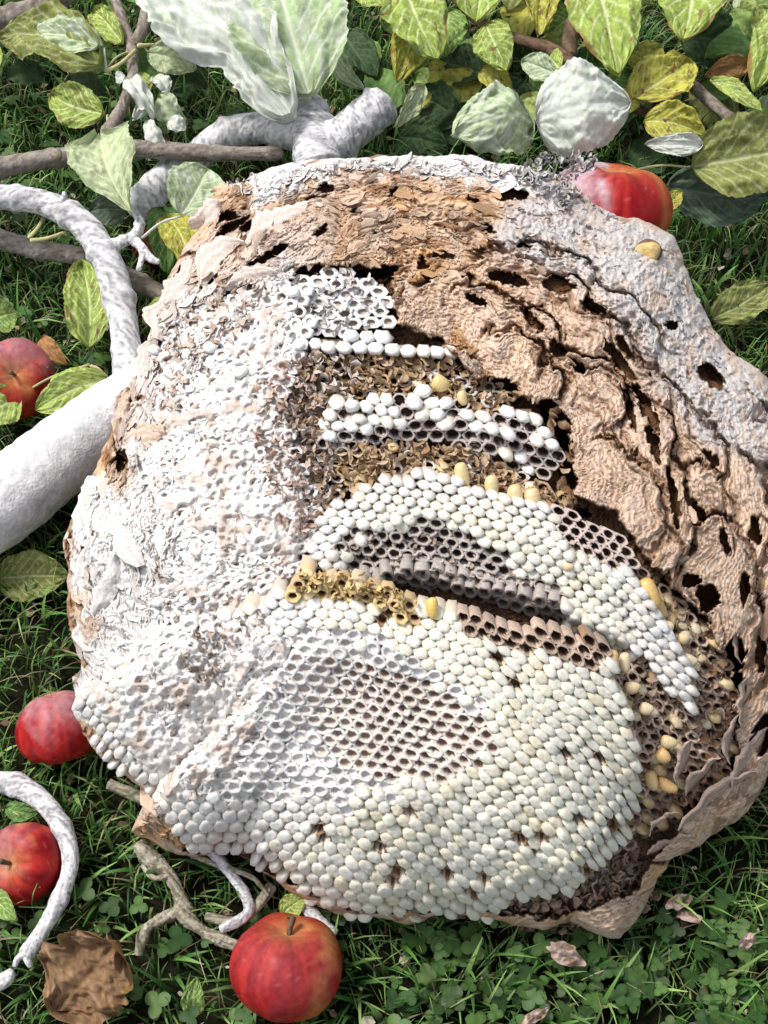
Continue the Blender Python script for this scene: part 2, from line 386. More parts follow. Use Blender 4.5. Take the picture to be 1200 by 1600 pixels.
def lattice(poly, a, vs, ang=0.0, shear=0.0, seed=0, curve=0.0, marg=0):
    us = [p[0] for p in poly]; vs_ = [p[1] for p in poly]
    cu, cv = (min(us) + max(us)) / 2, (min(vs_) + max(vs_)) / 2
    n = int(max(max(us) - min(us), max(vs_) - min(vs_)) / (a * vs * .8)) + 14
    j, i = np.mgrid[-n:n + 1, -n:n + 1]
    i = i.ravel(); j = j.ravel()
    def L(fi, fj):
        x = a * fi; y = a * .866 * vs * fj
        c, s = math.cos(ang), math.sin(ang)
        u = cu + x * c - y * s; v = cv + x * s + y * c
        v = v + shear * (u - cu) + curve * ((u - cu) / 300) ** 2
        return u + 9 * (fbm(u / 110, v / 110, 2, 500 + seed) - .5) * 2, v + 9 * (fbm(u / 110, v / 110, 2, 520 + seed) - .5) * 2
    fi = i + .5 * (j & 1)
    u, v = L(fi, j)
    m = sdpoly(u, v, poly) < marg
    rj = np.random.default_rng(seed + 77)
    fi = fi[m] + rj.normal(0, .045, m.sum()); fj = j[m].astype(float) + rj.normal(0, .05, m.sum())
    return L, fi, fj, u[m], v[m]
T12 = np.arange(12) * np.pi / 6 + np.pi / 6
def hexr(T, round_=0.5):
    k = np.mod(T - math.pi / 6 + math.pi / 6, math.pi / 3) - math.pi / 6   # flat sides facing the neighbours in the row
    r = (math.cos(math.pi / 6) / np.cos(k))                                # apothem .866, corner 1
    return r * (1 - round_) + .93 * round_
def cells(L, fi, fj, off, kind, seed=0, tilt=.35, tube=.012):
    """geometry frames for a set of cells"""
    u0, v0 = L(fi, fj); ux, vx = L(fi + 1, fj); uy, vy = L(fi, fj + 1)
    o0 = off(u0, v0)
    P0 = nest_P(u0, v0, o0); P1 = nest_P(ux, vx, off(ux, vx)); P2 = nest_P(uy, vy, off(uy, vy))
    e1 = P1 - P0; e2 = (P2 - P0) 
    e1n = np.linalg.norm(e1, axis=1, keepdims=True); e1 = e1 * np.clip(e1n, .006, .013) / e1n
    e2n = np.linalg.norm(e2, axis=1, keepdims=True); e2 = e2 * np.clip(e2n, .005, .013) / e2n
    n = nrm(np.cross(e2, e1)); n = np.where((n @ FW)[:, None] > 0, -n, n)
    nsm = nrm(n * .5 + nrm(CAM - P0) * .5)
    ax = nrm(nsm + tilt * np.array([0, -math.cos(.5), -math.sin(.5)]))
    return P0, e1, e2, ax, u0, v0
def ringset(P0, e1, e2, ax, prof, rnd, seed=0, jit=.0, wob=0.05):
    """prof list of (r, z[m]) ; returns V (N,R,12,3)"""
    N = len(P0); r = np.random.default_rng(seed)
    rnds = rnd if isinstance(rnd, (list, tuple)) else [rnd] * len(prof)
    a = np.linalg.norm(e1, axis=1)[:, None, None]
    wobble = 1 + wob * (r.random((N, 12)) - .5) * 2
    sc = 1 + wob * (r.random((N, 1)) - .5)
    out = []
    for (rad, z), rd in zip(prof, rnds):
        hr = hexr(T12, rd); x = np.cos(T12) * hr; y = np.sin(T12) * hr
        rad = np.broadcast_to(np.asarray(rad, float), (N,)); z = np.broadcast_to(np.asarray(z, float), (N,))
        k = rad[:, None] * wobble * sc * .5774
        V = P0[:, None] + (x * k)[..., None] * e1[:, None] + (y * k / .866)[..., None] * e2[:, None] + ax[:, None] * z[:, None, None]
        out.append(V)
    return np.stack(out, 1)
def ring_faces(N, R, close=True):
    f = []
    j = np.arange(12); j2 = (j + 1) % 12
    base = (np.arange(N) * (R * 12 + (1 if close else 0)))[:, None, None]
    for r_ in range(R - 1):
        q = np.stack([r_ * 12 + j, r_ * 12 + j2, (r_ + 1) * 12 + j2, (r_ + 1) * 12 + j], 1)
        f.append((base + q[None]).reshape(-1, 4))
    quads = np.concatenate(f)
    if close:
        tr = np.stack([(R - 1) * 12 + j, (R - 1) * 12 + j2, np.full(12, R * 12)], 1)
        return [quads, (base + tr[None]).reshape(-1, 3)]
    return [quads]
def add_rings(mb, V, centre, colr, colc):
    N, R = V.shape[:2]
    VV = np.concatenate([V.reshape(N, R * 12, 3), centre[:, None]], 1).reshape(-1, 3)
    CC = np.concatenate([np.repeat(colr, 12, 1).reshape(N, R * 12, 3), colc[:, None]], 1).reshape(-1, 3)
    mb.add(VV, ring_faces(N, R), CC)
def add_caps(mb, fr, colour, seed=0, dome_h=.19, rnd=.42, tube=.014, jit=.0006, hole=0.0):
    P0, e1, e2, ax, u, v = fr; N = len(P0)
    if N == 0: return
    r = np.random.default_rng(seed + 900)
    a = np.linalg.norm(e1, axis=1)
    dz = (r.random(N) - .5) * 2 * jit
    H = a * dome_h * (.6 + .8 * r.random(N)); H = np.where(r.random(N) < .06, H * 1.4, H)
    P0 = P0 + ax * dz[:, None]
    hx = ax + .20 * (r.random((N, 3)) - .5)
    prof = [(1.04, -tube), (1.05, -.0007), (.97, -.0003 + 0 * H), (.92, H * .40), (.74, H * .82), (.40, H * .99)]
    V = ringset(P0, e1, e2, nrm(hx), prof, [.05, .05, .3, rnd, rnd, rnd + .2], seed + 5, wob=.10)
    V += ax[:, None, None] * ((r.random((N, 1, 12)) - .5) * .0007)[..., None]
    cc = colour * (1 + .10 * (r.random((N, 1)) - .5)); cc = mix(cc, cc * np.array([1.0, .94, .82]), r.random(N) ** 4)
    flank = mix(cc, [.66, .62, .52], .2 * np.ones(N))  # cap flank slightly darker than its top
    wall = np.tile(np.array([.58, .48, .39]), (N, 1))
    seam = cc * np.array([.84, .80, .74])
    colr = np.stack([wall, seam, seam, flank, cc, cc], 1)
    add_rings(mb, V, P0 + hx * H[:, None], colr, cc)
def add_open(mb, fr, rimc, inc, depth, seed=0, rnd=.25, tube=.011, jit=.0008, wall=.17, fill=None):
    P0, e1, e2, ax, u, v = fr; N = len(P0)
    if N == 0: return
    r = np.random.default_rng(seed + 70)
    depth = np.broadcast_to(np.asarray(depth, float), (N,)) * (.75 + .5 * r.random(N))
    dz = (r.random(N) - .5) * 2 * jit
    P0 = P0 + ax * dz[:, None]
    iw = 1 - wall
    prof = [(1.06, -tube), (1.07, -.0004), (1.0, .0001), (iw, 0 * depth), (iw - .05, -depth * .25), (iw - .07, -depth * .8), (.45, -depth)]
    V = ringset(P0, e1, e2, ax, prof, [.05, .05, .1, rnd, rnd, rnd, rnd], seed + 8, wob=.07)
    V[:, 2:4] += (ax[:, None, None] * ((r.random((N, 1, 12)) - .5) * .0012)[..., None])
    rimc = rimc * (1 + .16 * (r.random((N, 1)) - .5)); inc = np.broadcast_to(inc, rimc.shape)
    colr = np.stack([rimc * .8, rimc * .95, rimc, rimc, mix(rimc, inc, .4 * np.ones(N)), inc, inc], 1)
    add_rings(mb, V, P0 - ax * (depth * 1.04)[:, None], colr, inc)
def sel(t, m):
    return tuple(x[m] for x in t)
def membrane(mb, poly, off, col, step=9, drop=.009, amp=.003):
    us = [p[0] for p in poly]; vs_ = [p[1] for p in poly]
    gu = np.arange(min(us) - 12, max(us) + 13, step); gv = np.arange(min(vs_) - 12, max(vs_) + 13, step)
    Ug, Vg = np.meshgrid(gu, gv)
    inside = sdpoly(Ug, Vg, poly) < 1
    P = nest_P(Ug, Vg, off(Ug, Vg) - drop + amp * (fbm(Ug / 15, Vg / 15, 2, 77) - .5))
    F = grid_faces(*Ug.shape); F = F[inside.ravel()[F].all(1)]
    mb.add(P.reshape(-1, 3), F[:, ::-1], np.asarray(col) * (.8 + .4 * fbm(Ug / 12, Vg / 12, 2, 78).ravel()[:, None]))

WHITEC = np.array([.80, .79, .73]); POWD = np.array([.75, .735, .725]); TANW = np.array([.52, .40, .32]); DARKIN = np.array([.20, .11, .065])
def colw(u, c0, v, seed=0, amp=.08):
    return c0 * (1 + amp * 2 * (fbm(u / 40, v / 40, 3, seed) - .5))[:, None]
comb_parts = []
r = np.random.default_rng(55)
# --- lowest, largest comb
L, fi, fj, u, v = lattice(A_POLY, 22.3, .80, ang=0, shear=.15, seed=1, curve=34)
fr = cells(L, fi, fj, offA, 'a', tilt=.42)
u, v = fr[4], fr[5]
nz = fbm(u / 30, v / 30, 3, 601)
d_open = np.hypot(((u - 605) * math.cos(.3) + (v - 1130) * math.sin(.3)) / 160, (-(u - 605) * math.sin(.3) + (v - 1130) * math.cos(.3)) / 88)
d_sh = np.hypot((u - 480) / 270, (v - 1125) / 135)
d_dark = np.hypot((u - 505) / 60, (v - 1050) / 34)
d_lh = np.hypot((u - 300) / 90, (v - 1060) / 110)
edge_up = (v - lipv(LA, u))
is_open = (d_open + .5 * (nz - .5) < 1) | (d_dark < .9)
is_sh = ~is_open & ((d_sh + .5 * (nz - .5) < 1) | (d_lh < 1))
brown_lip = (edge_up < 40) & (u > 715) & (u < 950)
yel_lip = (edge_up < 36) & (u > 455) & (u < 660)
rndm = r.random(len(u))
missing = (rndm < .012) & ~is_open & ~is_sh
for (mu, mv) in [(505,1290),(508,1312),(620,1372),(630,1368),(820,1310),(840,1300),(750,1365),(730,1385),(810,1070),(935,1000),(890,1180),(780,1035),(700,1355),(960,1290)]:
    k = np.argmin(np.hypot(u - mu, v - mv)); missing[k] = True
pow_w = 1 - ss(380, 620, u + .2 * (v - 1200))
cream = mix(np.array([.79, .77, .68]), POWD, pow_w)
yel_open = yel_lip & (rndm < .75)
capm = ~is_open & ~is_sh & ~missing & ~brown_lip & ~yel_open
yc = mix(cream, np.array([.78, .62, .30]), (yel_lip * .8))
capA = MB(); combA = MB()
add_caps(capA, sel(fr, capm), colw(u, 1, v, 11)[capm] * yc[capm] if False else yc[capm] * (1 + .12 * (nz[capm] - .5))[:, None], 1)
membrane(combA, A_POLY, offA, [.34, .24, .17])
cb = mix(np.array([.73, .67, .61]), POWD, (1 - ss(420, 640, u)) * .9)
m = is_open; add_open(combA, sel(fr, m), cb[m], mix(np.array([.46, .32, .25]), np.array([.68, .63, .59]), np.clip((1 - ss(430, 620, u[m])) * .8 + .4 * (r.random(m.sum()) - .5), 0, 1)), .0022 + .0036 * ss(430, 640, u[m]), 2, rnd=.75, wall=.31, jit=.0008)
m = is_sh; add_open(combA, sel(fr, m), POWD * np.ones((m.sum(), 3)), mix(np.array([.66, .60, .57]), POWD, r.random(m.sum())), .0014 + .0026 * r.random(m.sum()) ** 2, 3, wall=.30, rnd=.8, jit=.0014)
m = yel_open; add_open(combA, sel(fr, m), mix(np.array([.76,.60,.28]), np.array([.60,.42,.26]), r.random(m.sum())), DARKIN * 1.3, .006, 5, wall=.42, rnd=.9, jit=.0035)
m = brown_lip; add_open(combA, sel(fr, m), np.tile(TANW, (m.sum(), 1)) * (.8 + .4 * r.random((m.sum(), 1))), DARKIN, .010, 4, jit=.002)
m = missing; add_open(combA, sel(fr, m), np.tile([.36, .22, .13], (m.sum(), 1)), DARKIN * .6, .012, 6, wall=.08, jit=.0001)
# --- second comb, behind the first
L, fi, fj, u, v = lattice(B_POLY, 21.5, .74, shear=.20, seed=2, curve=34)
fr = cells(L, fi, fj, offB, 'b', tilt=.30); u, v = fr[4], fr[5]
s = v - lipv(LB, u)
openg = ((s > 92 + 26 * (fbm(u / 30, v / 30, 2, 5) - .5)) & (u < 800)) | ((u < 740) & (s > 60) & (r.random(len(u)) < .6)) | ((s > 120) & (u < 880))
openb = (u > 870) & (u < 1000) & (s < 50) & (v < 890)
capm = ~openg & ~openb
capB = MB(); combB = MB()
cw = mix(np.array([.80, .79, .72]), POWD, np.clip((1 - ss(500, 640, u)) + ss(930, 1020, u) + (s < 34) * .8, 0, 1))
add_caps(capB, sel(fr, capm), np.clip(cw[capm], 0, .83), 21, dome_h=.42)
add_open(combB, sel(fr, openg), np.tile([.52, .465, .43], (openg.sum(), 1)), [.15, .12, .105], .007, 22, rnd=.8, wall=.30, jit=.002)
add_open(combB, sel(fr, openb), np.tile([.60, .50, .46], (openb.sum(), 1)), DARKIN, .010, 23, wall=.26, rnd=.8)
membrane(combB, B_POLY, offB, [.30, .22, .17])
# --- third comb
L, fi, fj, u, v = lattice(C_POLY, 23, .80, shear=.12, seed=3, curve=20)
fr = cells(L, fi, fj, offC, 'c', tilt=.30); u, v = fr[4], fr[5]
s = v - lipv(LC, u); q = r.random(len(u))
capm = ((s < 52) & (q < .85) & (u < 790)) | ((u >= 790) & (q < .42))
capC = MB(); combC = MB()
add_caps(capC, sel(fr, capm), np.tile([.82, .82, .82], (capm.sum(), 1)), 31, dome_h=.55, jit=.002)
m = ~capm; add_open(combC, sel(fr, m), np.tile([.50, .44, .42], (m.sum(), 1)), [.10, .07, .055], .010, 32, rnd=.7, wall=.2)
membrane(combC, C_POLY, offC, [.26, .18, .13])
# --- fourth comb (single row) and fifth comb (powdered)
L, fi, fj, u, v = lattice(D_POLY, 23, .85, shear=.06, seed=4)
fr = cells(L, fi, fj, offD, 'd', tilt=.3); q = r.random(len(fi))
capD = MB(); combD = MB(); m = q < .85
add_caps(capD, sel(fr, m), np.tile([.83, .83, .84], (m.sum(), 1)), 41, dome_h=.5, jit=.001)
m = ~m; add_open(combD, sel(fr, m), np.tile([.6, .52, .48], (m.sum(), 1)), DARKIN, .008, 42)
membrane(combD, D_POLY, offD, [.4, .3, .24])
L, fi, fj, u, v = lattice(E_POLY, 25, .72, shear=.0, seed=5)
fr = cells(L, fi, fj, offE, 'e', tilt=.45); q = r.random(len(fi))
combE = MB(); m = q < 2
add_open(combE, sel(fr, m), np.tile([.78, .76, .75], (m.sum(), 1)), [.50, .44, .40], .0035, 52, wall=.45, rnd=.5, jit=.0012)
membrane(combE, E_POLY, offE, [.5, .42, .36])
# --- powder-caked side of the stack
L, fi, fj, u, v = lattice(W_POLY, 21.5, .86, ang=-.25, seed=6)
fr = cells(L, fi, fj, offW, 'w', tilt=.25); u, v = fr[4], fr[5]; q = r.random(len(u))
combW = MB()
k = (q < .85); 
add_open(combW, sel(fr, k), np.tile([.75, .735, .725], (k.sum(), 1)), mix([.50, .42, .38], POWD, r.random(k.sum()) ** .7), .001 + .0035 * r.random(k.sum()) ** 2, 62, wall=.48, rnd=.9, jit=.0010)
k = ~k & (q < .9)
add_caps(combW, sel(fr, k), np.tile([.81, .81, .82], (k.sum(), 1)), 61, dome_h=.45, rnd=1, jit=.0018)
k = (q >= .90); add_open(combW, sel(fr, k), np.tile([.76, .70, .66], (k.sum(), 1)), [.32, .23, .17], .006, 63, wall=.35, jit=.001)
# --- brown side cells
combF = MB()
L, fi, fj, u, v = lattice(F_POLY, 20, .80, shear=.3, seed=7)
fr = cells(L, fi, fj, offF, 'f', tilt=.3); q = r.random(len(fi)); capF = MB()
kf = q < .20; add_caps(capF, sel(fr, kf), mix(np.array([.70,.52,.26]), np.array([.74,.66,.50]), r.random(kf.sum())), 74, dome_h=.4, rnd=.9, jit=.002)
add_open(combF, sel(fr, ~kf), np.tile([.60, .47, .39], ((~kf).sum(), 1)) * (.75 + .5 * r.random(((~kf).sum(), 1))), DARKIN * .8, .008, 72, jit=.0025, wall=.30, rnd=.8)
membrane(combF, F_POLY, offF, [.30, .19, .12])
combG = MB()
L, fi, fj, u, v = lattice(G_POLY, 19, .75, shear=-.25, seed=8)
fr = cells(L, fi, fj, offG, 'g', tilt=.35); add_open(combG, fr, np.tile([.56, .44, .36], (len(fi), 1)), DARKIN * .7, .007, 82, jit=.0025, wall=.32, rnd=.8)
membrane(combG, G_POLY, offG, [.28, .19, .13])
combH = MB()
L, fi, fj, u, v = lattice(H_POLY, 20, .72, shear=.1, seed=9)
fr = cells(L, fi, fj, offH, 'h', tilt=.35); u, v = fr[4], fr[5]; hc = mix(np.array([.52, .38, .27]), np.array([.62, .47, .24]), r.random(len(u))); hc = mix(hc, [.72, .68, .65], (1 - ss(440, 540, u))); hc = mix(hc, [.74,.70,.66], (r.random(len(u)) < .25) * 1.)
capH = MB(); kh = r.random(len(u)) < .10; add_caps(capH, sel(fr, kh), mix(np.array([.72,.54,.28]), np.array([.74,.68,.54]), r.random(kh.sum())), 94, dome_h=.5, rnd=1, jit=.003)
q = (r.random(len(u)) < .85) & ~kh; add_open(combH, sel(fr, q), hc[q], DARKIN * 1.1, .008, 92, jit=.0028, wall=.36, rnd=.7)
membrane(combH, H_POLY, offH, [.30, .20, .13])

def comb_part(mb, caps=None, mat=M_comb, label=None):
    o = mb.build('comb', mat)
    if label: o['label'] = label
    comb_parts.append(o)
    if caps:
        c = caps.build('cap_layer', M_silk); c['kind'] = 'stuff'
        comb_sub.append((o, c))
    return o
comb_sub = []

# --- powder crust sheet over the side cells
def offcr(u, v):
    inW = sdpoly(u, v, W_POLY); inA = sdpoly(u, v, A_POLY)
    return np.where(inW < 0, offW(u, v), np.where(inA < 0, offA(u, v), np.minimum(offW(u, v), .004)))
CR_POLY = [(300,470),(420,440),(470,470),(470,560),(450,640),(480,740),(500,830),(470,900),(430,960),(470,1010),(440,1080),(400,1180),(330,1260),(250,1270),(190,1180),(130,1120),(118,1060),(190,1000),(250,900),(225,790),(200,690),(222,640),(222,560)]
gu = np.arange(100, 520, 2.2); gv = np.arange(430, 1290, 2.2); Ug, Vg = np.meshgrid(gu, gv)
_x = (Ug + 10 * (fbm(Ug / 40, Vg / 40, 2, 751) - .5)) / 21.5; _y = (Vg + 12 * (fbm(Ug / 40, Vg / 40, 2, 752) - .5) + .25 * Ug) / 17.5
_d = np.minimum(*[np.hypot(_x - o_ - np.round(_x - o_), (_y / 2 - o_ - np.round(_y / 2 - o_)) * 1.7) for o_ in (0, .5)])
dimp = (1 - ss(.22, .40, _d)) * ss(.38, .55, fbm(Ug / 34, Vg / 34, 2, 753))
bil = 1 - np.abs(2 * fbm(Ug / 15, Vg / 13, 3, 701) - 1); fine = fbm(Ug / 5, Vg / 5, 2, 711); big = fbm(Ug / 60, Vg / 60, 3, 721)
vert = ss(.5, .9, 1 - np.abs(2 * vnoise((Ug - .45 * Vg) / 26, Vg / 90, 731) - 1)) * ss(940, 1010, Vg) 
rel = -.0014 - .0030 * dimp + .0050 * bil - .004 * ss(.55, .7, fbm(Ug / 22, Vg / 22, 2, 761)) + .0030 * (fine - .5) + .010 * (big - .5) + .003 * vert
din = sdpoly(Ug, Vg, CR_POLY); rel = rel - .012 * ss(-26, 4, din + 26 * (big - .5))
Pc_ = nest_P(Ug, Vg, offcr(Ug, Vg) + rel)
cc_ = mix(POWD, np.array([.62, .55, .51]), np.clip((1 - ss(.1, .35, bil)) * .8 + dimp * .5, 0, 1)); cc_ = mix(cc_, [.46,.33,.25], ss(.54, .66, fbm(Ug / 22, Vg / 22, 3, 741)) * .6); cc_ = mix(cc_, [.70,.60,.53], ss(.45, .7, fbm(Ug / 80, Vg / 80, 3, 742)) * .3); cc_ = mix(cc_, [.62,.48,.39], ss(400, 480, Ug) * (1 - ss(840, 900, Vg)) * ss(520, 580, Vg) * ss(.4, .55, fbm(Ug / 10, Vg / 10, 2, 743)) * .6)
Fc_ = grid_faces(*Ug.shape); Fc_ = Fc_[((din < 6) & (rel > -.016)).ravel()[Fc_].all(1)]
crust_mb = MB(); crust_mb.add(Pc_.reshape(-1, 3), Fc_[:, ::-1], cc_.reshape(-1, 3))
# --- torn paper flakes
def flakes(mb, u, v, off, ang, ln, wd, lift, col, seed=0, nu=6, nv=4, curl=1.0):
    """ang: direction (px plane) of the attached edge; free edge on the outward side"""
    N = len(u); r = np.random.default_rng(seed)
    S, T = np.meshgrid(np.linspace(-1, 1, nu), np.linspace(0, 1, nv), indexing='ij'); S = S.ravel(); T = T.ravel()
    rg = r.random((N, nu)) - .5
    if nu > 10: rg = 1.5 * (rg + np.roll(rg, 1, 1) + np.roll(rg, 2, 1)) / 3
    prof = (1 - np.abs(S) ** 2.5 * .75)[None] * (1 + .5 * rg)[:, np.repeat(np.arange(nu), nv)]
    x = S[None] * ln[:, None] / 2; y = (T[None] * prof) * wd[:, None]
    bend = (S[None] ** 2) * (r.uniform(-.35, .5, (N, 1)) * wd[:, None])
    y = y + bend
    c, s_ = np.cos(ang)[:, None], np.sin(ang)[:, None]
    U_ = u[:, None] + x * c - y * s_; V_ = v[:, None] + x * s_ + y * c
    z = lift[:, None] * (np.sin(T * np.pi * .62)[None] ** 1.2 * (1 + .35 * r.uniform(-1, 1, (N, 1)) * S[None])) + .0015 * (r.random((N, nu * nv)) - .5) - .0012 * (1 - T[None])
    P = nest_P(U_, V_, off(U_, V_) if callable(off) else off[:, None] + 0 * U_) - FW * z[..., None]
    C = col[:, None] * (.86 + .28 * ((T * 3.1) % 1 > .5))[None, :, None] * np.ones((1, nu * nv, 1))
    f = grid_faces(nu, nv)
    mb.add(P.reshape(-1, 3), (np.arange(N)[:, None, None] * nu * nv + f[None]).reshape(-1, 4), C.reshape(-1, 3))
def pick(n, poly, seed, inv=None):
    r = np.random.default_rng(seed); us = [p[0] for p in poly]; vs_ = [p[1] for p in poly]
    u = r.uniform(min(us), max(us), n * 4); v = r.uniform(min(vs_), max(vs_), n * 4)
    m = inpoly(u, v, poly)
    if inv is not None: m &= ~inpoly(u, v, inv)
    return u[m][:n], v[m][:n], r
flk = MB()
u, v, r = pick(3000, OUT, 801, COMB_HOLLOW)
hh_, cc_ = nest_relief(u, v)
g = sdpoly(u, v, GREY) < 10
keep = (cc_.sum(1) > .75) & (rho_uv(u, v) < .985) & (v > 240)
for (cu, cv, ang, ra, rb, H_) in scallop_list():
    if ra < 38 or cu < 500: continue
    p_ = (u - cu) * math.cos(math.radians(ang)) + (v - cv) * math.sin(math.radians(ang)); q_ = -(u - cu) * math.sin(math.radians(ang)) + (v - cv) * math.cos(math.radians(ang))
    keep &= ~(((p_ / ra) ** 2 + (q_ / rb) ** 2 < .95) & (r.random(len(u)) < .93))
keep &= ~((u + .3 * (v - 500) > 740) & ~g & (r.random(len(u)) < .78)); keep &= r.random(len(u)) < .75
u, v, hh_, cc_, g = u[keep], v[keep], hh_[keep], cc_[keep], g[keep]; N = len(u)
ta = np.arctan2(v - NC[1] + 60, u - NC[0]) - math.pi / 2 + r.normal(0, .35, N) + math.pi * (r.random(N) < .25)
big_ = (r.random(N) < .10) & ~g
ln = np.where(g, r.uniform(7, 15, N), r.uniform(12, 34, N)) * np.where(big_, 1.7, 1); wd = ln * r.uniform(.16, .36, N)
cc_ = cc_ * r.uniform(.8, 1.22, (N, 1))
flakes(flk, u, v, hh_ - .0006, ta, ln, wd, np.where(g, r.uniform(.0006, .002, N), r.uniform(.0006, .0026, N)), cc_, 802)
# large pale torn flaps at the upper left and along the left edge
FL = [(350,415,-.7,95,40,.008),(440,375,-.55,110,46,.008),(300,455,-1.0,80,36,.008),(265,500,-1.3,70,34,.008),(395,440,-.3,80,22,.006),(235,560,-1.35,60,20,.004),(330,350,-.6,60,30,.008),(470,345,-.3,90,24,.006),(228,700,-.2,56,30,.004),
      (165,800,-1.5,110,40,.006),(150,900,-1.6,120,36,.006),(210,830,-1.9,110,34,.008),(185,920,-1.2,100,30,.007),(145,980,-1.5,70,26,.006),(235,685,.1,44,24,.004),(200,655,-1.1,50,18,.004),(195,630,-1.2,50,14,.004)]
fa = np.array(FL); r = np.random.default_rng(5)
flakes(flk, fa[:, 0], fa[:, 1], fa[:, 0] * 0 + .004, fa[:, 2] + math.pi, fa[:, 3], fa[:, 4], fa[:, 5], np.array([[.70,.60,.54]] * 8 + [[.66,.50,.40]] + [[.74,.71,.69]] * 5 + [[.62,.48,.38]] * 3) , 803, nu=18, nv=10)
FR = [(945,1440,-.1,90,26,.006),(985,1420,-.6,60,22,.006),(1120,1255,-.65,150,34,.012),(1180,1190,-1.0,110,34,.010),(1165,1090,-1.4,90,20,.010),(1155,1000,-1.5,70,16,.008),(1075,1190,-1.2,70,26,.008),(1050,1330,-.4,80,26,.010),(1100,1215,-.9,80,26,.010),(1145,1150,-1.3,80,20,.010),(1035,1285,-.6,60,20,.010)]
fa = np.array(FR)
flakes(flk, fa[:, 0], fa[:, 1], fa[:, 0] * 0 - .004, fa[:, 2] + math.pi, fa[:, 3], fa[:, 4], fa[:, 5], np.array([[.50,.38,.31]] * len(FR)), 804, nu=18, nv=10)
# shreds between the combs, in the side cells and under the lower edge
for (poly, n, offf, c0, c1, sd_, l0, l1, up_) in ((H_POLY, 620, offH, [.68,.52,.36], [.40,.24,.12], 811, 8, 20, .006), (F_POLY, 240, offF, [.56,.42,.32], [.32,.17,.09], 812, 8, 22, .004), (G_POLY, 130, offG, [.50,.38,.30], [.32,.20,.13], 813, 8, 24, .004),
        ([(470,885),(560,895),(650,930),(655,955),(560,935),(465,925)], 90, offA, [.80,.66,.34], [.50,.30,.12], 818, 7, 17, .003), ([(435,560),(520,552),(575,570),(540,630),(530,700),(520,800),(450,800),(430,680)], 260, offH, [.76,.72,.70], [.58,.46,.38], 824, 8, 20, .010), ([(700,535),(770,580),(850,612),(900,680),(905,780),(870,760),(885,690),(820,620),(740,590)], 60, lambda a, b: 0 * a - .006, [.60,.42,.28], [.34,.2,.1], 825, 10, 26, .004), (E_POLY, 60, offE, [.76,.745,.735], [.66,.58,.54], 817, 8, 18, .003), (CR_POLY, 200, offcr, [.76,.745,.735], [.62,.52,.46], 814, 6, 15, .001), ([(845,240),(935,238),(915,285),(890,330),(850,300),(800,275)], 150, lambda a, b: 0 * a + .003, [.62,.60,.60], [.34,.31,.30], 819, 5, 14, .004), ([(540,845),(640,830),(760,870),(850,920),(840,960),(700,920),(560,890)], 30, offB, [.54,.46,.39], [.26,.18,.13], 820, 8, 16, .001), ([(345,288),(440,268),(560,252),(700,256),(850,264),(850,282),(700,268),(560,262),(440,290),(380,305)], 200, lambda a, b: 0 * a + .001, [.76,.745,.74], [.70,.64,.60], 815, 6, 16, 0), ([(400,560),(480,560),(520,640),(500,840),(440,840),(400,700)], 230, offW, [.68,.54,.46], [.44,.29,.20], 816, 7, 17, .003), ([(700,1422),(860,1400),(1040,1330),(1020,1410),(935,1462),(850,1450)], 170, lambda a, b: 0 * a - .012, [.50,.38,.30], [.28,.18,.12], 821, 8, 22, .006), ([(240,540),(300,470),(420,440),(470,450),(400,500),(300,580),(240,680),(215,690)], 130, offcr, [.72,.62,.55], [.46,.32,.24], 822, 8, 20, .003), ([(260,940),(350,920),(420,960),(330,1060),(230,1110),(250,1010)], 110, offcr, [.66,.56,.48], [.40,.28,.20], 823, 5, 13, .002)):
    u, v, r = pick(n, poly, sd_); N = len(u)
    ln = r.uniform(l0, l1, N)
    flakes(flk, u, v, offf(u, v) + up_ * r.random(N), r.uniform(0, 6.28, N), ln, ln * r.uniform(.25, .6, N), r.uniform(.001, .004, N), mix(np.array(c0), np.array(c1), r.random(N) ** 1.3), sd_)
flk_o = flk.build('paper_flakes', M_paper); flk_o['kind'] = 'stuff'
crust_o = crust_mb.build('powder_crust', M_crust); comb_parts.append(crust_o)
comb_part(combA, capA, label='largest front comb, mostly sealed with white caps')
comb_part(combB, capB, label='second comb, pale caps and grey open cells')
comb_part(combC, capC, label='third comb, white caps beside brown open cells')
comb_part(combD, capD, label='thin comb row of white capped cells')
comb_part(combE, label='small upper comb of powdered open cells')
comb_part(combW, mat=M_crust, label='powder-caked cells on the side of the stack')
comb_part(combF, capF, label='brown open cells beside the stack')
comb_part(combG, label='brown open cells under the front comb')
comb_part(combH, capH, label='torn brown cells between the combs')
adopt(nest, env, *comb_parts)
for p, c in comb_sub: adopt(p, c)
adopt(env, flk_o)

